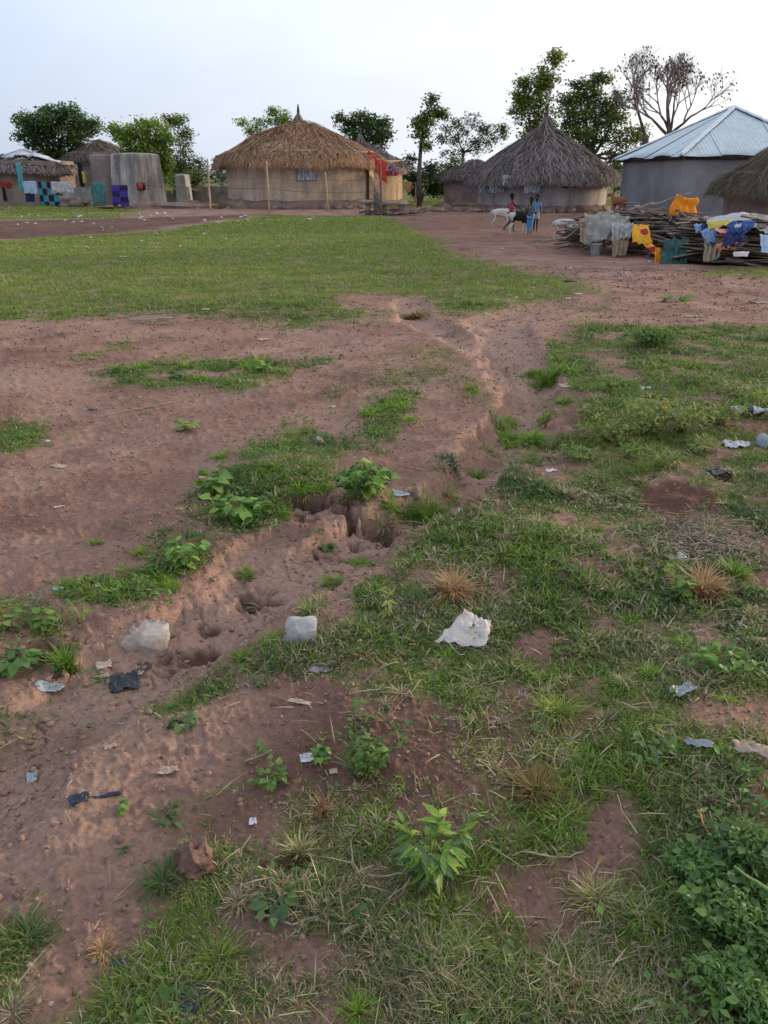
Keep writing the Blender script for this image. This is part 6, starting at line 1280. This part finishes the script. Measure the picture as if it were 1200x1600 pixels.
scrap('blue_scrap', 'small light blue plastic scrap on bare soil at the left', 92, 921, 17, 9, M_LBL, 'plastic', 23, .2, .3)
scrap('cardboard_piece', 'torn pale cardboard piece at the right edge', 1174, 1188, 62, 26, M_CARD, 'cardboard', 24, -.35, .5, n=18, thick=.006, lift=.035); scrap('clear_plastic', 'crumpled grey clear plastic in the grass at the right', 1066, 1088, 42, 20, M_GREYP, 'plastic', 25, .5, .5, n=16, lift=.02)
scrap('clear_plastic', 'flattened clear plastic with a white glint, left of the cardboard', 1090, 1170, 38, 18, M_GREYP, 'plastic', 26, -.2, .4, n=16, lift=.015)
scrap('white_plastic_bag', 'crumpled white plastic bag in the meadow at the right', 1148, 697, 36, 18, M_PALE, 'plastic bag', 27, .2, .6, n=18); rock('grey_bag', 'grey bundled bag at the right edge beside the white bag', 1192, 697, 26, 22, M_GREYP, 'bag', seed=6, sink=.15)
scrap('white_scrap', 'pale stone-like scrap in the back of the meadow', 1008, 608, 20, 9, M_PALE, 'scrap', 28, .2, .5); scrap('white_scrap', 'white scrap caught under the yellow flower', 1045, 652, 22, 14, M_LBL, 'plastic', 29, .2, .6)
scrap('dark_rag', 'dark rag in the grass right of the red soil patch', 1122, 748, 34, 20, M_DBLUE, 'rag', 30, .2, .5); scrap('white_scrap', 'whitish scrap above the spiky straw tuft', 1056, 872, 32, 12, M_PALE, 'scrap', 31, .2, .4)
for i, (px, py, w_, h_, lb, mt) in enumerate([(720,795,9,14,'tiny blue and white wrapper beside the root ball',M_LBL),(763,792,12,6,'small blue wrapper right of the root ball',M_LBL),(860,736,16,8,'small white tuft of foam in the meadow',M_PALE),(626,772,24,20,'pale shard leaning at the gully edge',M_GREYP),(648,776,20,18,'dark stone next to the pale shard',M_ROCK),(497,692,16,12,'pale stone on the left gully bank',M_CONC),(410,531,14,9,'pale pink stone in the bare strip',M_CARD),(92,730,26,12,'reddish brick fragment on bare soil at the left',M_CARD),(317,745,11,17,'upright reddish shard at the edge of the green strip',M_CARD),(145,641,14,6,'dark blue wrapper on the bare soil',M_DBLUE),(520,636,9,8,'small lilac scrap on the soil ridge',M_PURP),(322,484,12,6,'white wrapper at the edge of the far lawn',M_PALE),(903,460,8,6,'white scrap at the tip of the far lawn',M_PALE),(887,467,7,5,'small white scrap below the lawn tip',M_PALE),(890,440,18,6,'dark scrap in the grass near the lawn tip',M_DBLUE),(193,402,14,6,'pale scrap on the far lawn at the left',M_CARD),(1180,474,30,5,'whitish litter strewn on the path at the right',M_CARD),(1080,496,18,4,'pale litter on the path behind the meadow',M_CARD),(881,604,14,14,'pale torn paper on the meadow edge',M_CARD),(75,690,8,6,'white scrap on bare soil at the far left',M_PALE),(92,793,16,6,'pale chip in the middle of the bare soil',M_CARD),(1185,1000,20,8,'pale scrap at the right edge in the grass',M_CARD),(493,1437,12,9,'bit of white paper under the sapling roots',M_PALE),(1140,1055,1,1,'',M_PALE)]):
    if w_ > 2: (scrap if mt not in (M_ROCK, M_CONC) else None) and scrap('scrap', lb, px, py, w_, h_, mt, 'litter', 50+i, None, .4, n=9) or (mt in (M_ROCK, M_CONC) and rock('stone', lb, px, py, w_, h_, mt, 'stone', seed=i))
chunk('earth_clod', 'round crumbly brown earth clod on the near bare soil', 298, 1368, [(-32,6,-6),(-30,20,24),(-10,40,38),(14,38,36),(32,18,18),(34,6,-6),(0,-10,-6),(-14,-4,14),(18,-2,14),(0,10,34),(-20,44,0),(22,44,0)], surf('crumbly_earth', [(.13,.075,.055), (.22,.13,.10), (.28,.18,.14)], 12, .97, .9, 60, .01), 'earth clod', 12, .16)
# bottle
q = at(1160, 660); m_ = Msz(q); BT = thing('plastic_bottle', q, 'empty clear plastic bottle lying in the meadow at the right edge', 'bottle', rz=0); mb = MB(); ln = .24; r_ = .030
prof = [(.0, .001), (.005, r_*.9), (.03, r_), (.10, r_*.96), (.17, r_), (.2, r_*.75), (.22, r_*.4), (.24, r_*.38)]
mb.tube([q+Vector((-.10+a_, 0, .09)) for a_, b_ in prof], [b_ for a_, b_ in prof], 14); mb.build('bottle_body', surf('clear_pet', [(.45,.50,.55), (.62,.68,.74)], 5, .15, .1, spec=.7), BT, smooth=True)
mb = MB(); mb.tube([q+Vector((-.02, 0, .09)), q+Vector((.05, 0, .09))], r_*1.03, 14, cap=False); mb.build('label', M_DBLUE, BT, smooth=True)
mb = MB(); mb.tube([q+Vector((.14, 0, .09)), q+Vector((.16, 0, .09))], r_*.48, 10); mb.build('cap', M_LBL, BT)
# yellow flower
q = at(1038, 668); FL = thing('flower', q, 'single bright yellow flower among the yellow green shrubs', 'flower'); mb = MB(); tp = W(1038, 644, q.y-.12); mb.tube([q, q.lerp(tp, .5)+Vector((.01,0,0)), tp], .003, 5); mb.build('stem', M_STEM, FL)
for k in range(5):
    mb = MB(); a_ = 1.256*k; d_ = Vector((math.cos(a_)*.4, math.sin(a_)*.3-.2, .9)).normalized(); sdv = Vector((-math.sin(a_), math.cos(a_), 0)); mb.add([tp, tp+d_*.025+sdv*.012, tp+d_*.05, tp+d_*.025-sdv*.012], [(0,1,2,3)]); mb.build('petal', surf('yellow_petal', [(.85,.55,.03), (.95,.68,.05)], 6) if k == 0 else bpy.data.materials['yellow_petal'], FL)
# twigs and long dry stems
def twig(name, label, pxs, r=.0035, mat=None, lift=.012, cat='twig', group=None):
    mb = MB(); pts_ = [at(a_, b_)+Vector((0, 0, lift)) for a_, b_ in pxs]; out_ = []
    for i in range(len(pts_)-1):
        for k in range(4): out_.append(pts_[i].lerp(pts_[i+1], k/4)+Vector((0, 0, .004*math.sin(i*3+k))))
    out_.append(pts_[-1]); mb.tube(out_, [r*(1-.5*i/len(out_)) for i in range(len(out_))], 5); return tag(mb.build(name, mat or M_TWIG, smooth=True), label, cat, group)
M_TWIG = surf('bleached_twig', [(.36,.28,.20), (.52,.43,.33)], 12, .9); M_ROOT = surf('brown_root', [(.25,.15,.09), (.38,.24,.15)], 12, .9); M_ORT = surf('rusty_twig', [(.50,.20,.09), (.62,.30,.15)], 12, .8)
twig('twig', 'stout pale twig lying below the sapling', [(535,1465),(560,1450),(590,1446)], .006); twig('ground_root', 'looping thin root left of the sapling', [(600,1300),(565,1290),(548,1320),(552,1355),(570,1372)], .0028); twig('ground_root', 'long root arching below the sapling', [(642,1375),(630,1400),(605,1415),(585,1445)], .003, M_ROOT)
twig('ground_root', 'straight root running from the sapling to the lower left', [(636,1370),(600,1375),(575,1372)], .003); twig('fallen_stalk', 'long pale stem in the lower right grass', [(812,1336),(850,1342),(890,1344),(910,1336)], .003); twig('fallen_stalk', 'pale stem below the sapling at the right', [(690,1475),(725,1478),(765,1470)], .003)
twig('rusty_twig', 'rusty orange twig in the bushy weed', [(568,1172),(574,1186),(580,1196)], .003, M_ORT, .05); twig('rusty_twig', 'reddish twig standing at the edge of the lower right thicket', [(1086,1288),(1094,1310),(1104,1326)], .0032, M_ORT, .05)
twig('fallen_stalk', 'thin pale stem across the bare slope in the centre left', [(382,1197),(400,1188),(425,1176)], .0025); twig('fallen_stalk', 'pale stem beside the lilac plastic', [(545,1090),(580,1083),(610,1078)], .003); twig('fallen_stalk', 'pale stem at the far bottom left of the sapling', [(400,1440),(425,1436),(455,1450)], .004)
twig('fallen_stalk', 'long fine dry stem on the bare soil at the left', [(148,655),(200,643),(270,630)], .003); twig('fallen_stalk', 'stem across the bare soil in the left middle', [(200,652),(250,640),(275,634)], .002); twig('fallen_stalk', 'bent stalk at the bottom centre right', [(980,1590),(1010,1570),(1050,1552)], .003, surf('green_grey_stalk', [(.25,.28,.18), (.35,.37,.26)], 9))
twig('seed_spike', 'pale green seed spike leaning over the lower right thicket', [(1200,1450),(1170,1425),(1135,1400)], .005, surf('seed_spike_green', [(.24,.34,.09), (.36,.44,.16)], 30), .10)
# mat of dry curled stems on the right
mb = MB()
for i in range(330):
    px = random.gauss(1085, 45); py = random.gauss(848, 20); q = at(px, py)+Vector((0, 0, .006+.02*random.random())); a_ = random.uniform(0, 6.28); pts_ = [q]
    for k in range(4): a_ += random.gauss(0, .7); pts_.append(pts_[-1]+Vector((math.cos(a_)*.028, math.sin(a_)*.028, random.gauss(0, .003))))
    g_ = random.uniform(.7, 1.2); mb.tube(pts_, .0022, 3, (.42*g_, .34*g_, .26*g_), cap=False)
o = mb.build('dry_stem_mat', M_STRAW, loc=at(1085, 848), col=True); tag(o, 'mat of bleached curly stems lying below the red soil patch', 'dead stems', kind='stuff')
mb = MB()
for i in range(90):
    px = random.gauss(225, 22); py = random.gauss(499, 4); q = at(px, py)+Vector((0, 0, .01)); a_ = random.gauss(0, .4); d_ = Vector((math.cos(a_), math.sin(a_), .05))*random.uniform(.1, .3); mb.tube([q, q+d_], .005, 3, (.42, .33, .24), cap=False)
o = mb.build('dry_stem_mat', M_STRAW, loc=at(225, 499), col=True); tag(o, 'strewn dry straw at the lower edge of the far lawn', 'dead stems', kind='stuff')
# pale litter specks across the far lawn and the path
GRP = {0: ('pale litter specks on the far lawn', 'tiny pale scrap of litter on the far lawn'), 1: ('pale litter specks on the bare path', 'tiny pale scrap of litter on the bare path'), 2: ('clods on the far ground', 'small dark clod of earth on the far ground')}
def speck(i, px, py, g, mat, s):
    P_ = at(px, py); m_ = Msz(P_); mb = MB(); w_ = s*m_; mb.ball(P_+Vector((0, 0, w_*.18)), 1, 6, 4, (w_/2, w_*.5, w_*.22), .6, i); tag(mb.build('litter_speck' if g < 2 else 'earth_crumb', mat, loc=P_), GRP[g][1], 'litter' if g < 2 else 'clod', GRP[g][0])
for i in range(46): speck(i, random.uniform(10, 590), 338+random.random()**1.6*60, 0, random.choice((M_PALE, M_CARD, M_WHITEC)), random.uniform(3, 7))
for i in range(26): speck(100+i, random.uniform(20, 420), random.uniform(322, 350), 0, random.choice((M_PALE, M_WHITEC)), random.uniform(3, 7))
for i in range(36): speck(200+i, random.uniform(660, 1190), random.uniform(372, 480), 1, random.choice((M_CARD, M_PALE, M_CARD)), random.uniform(3, 6))
for i in range(22): speck(300+i, random.uniform(0, 1190), random.uniform(372, 520), 2, M_PLINTH, random.uniform(3, 6))
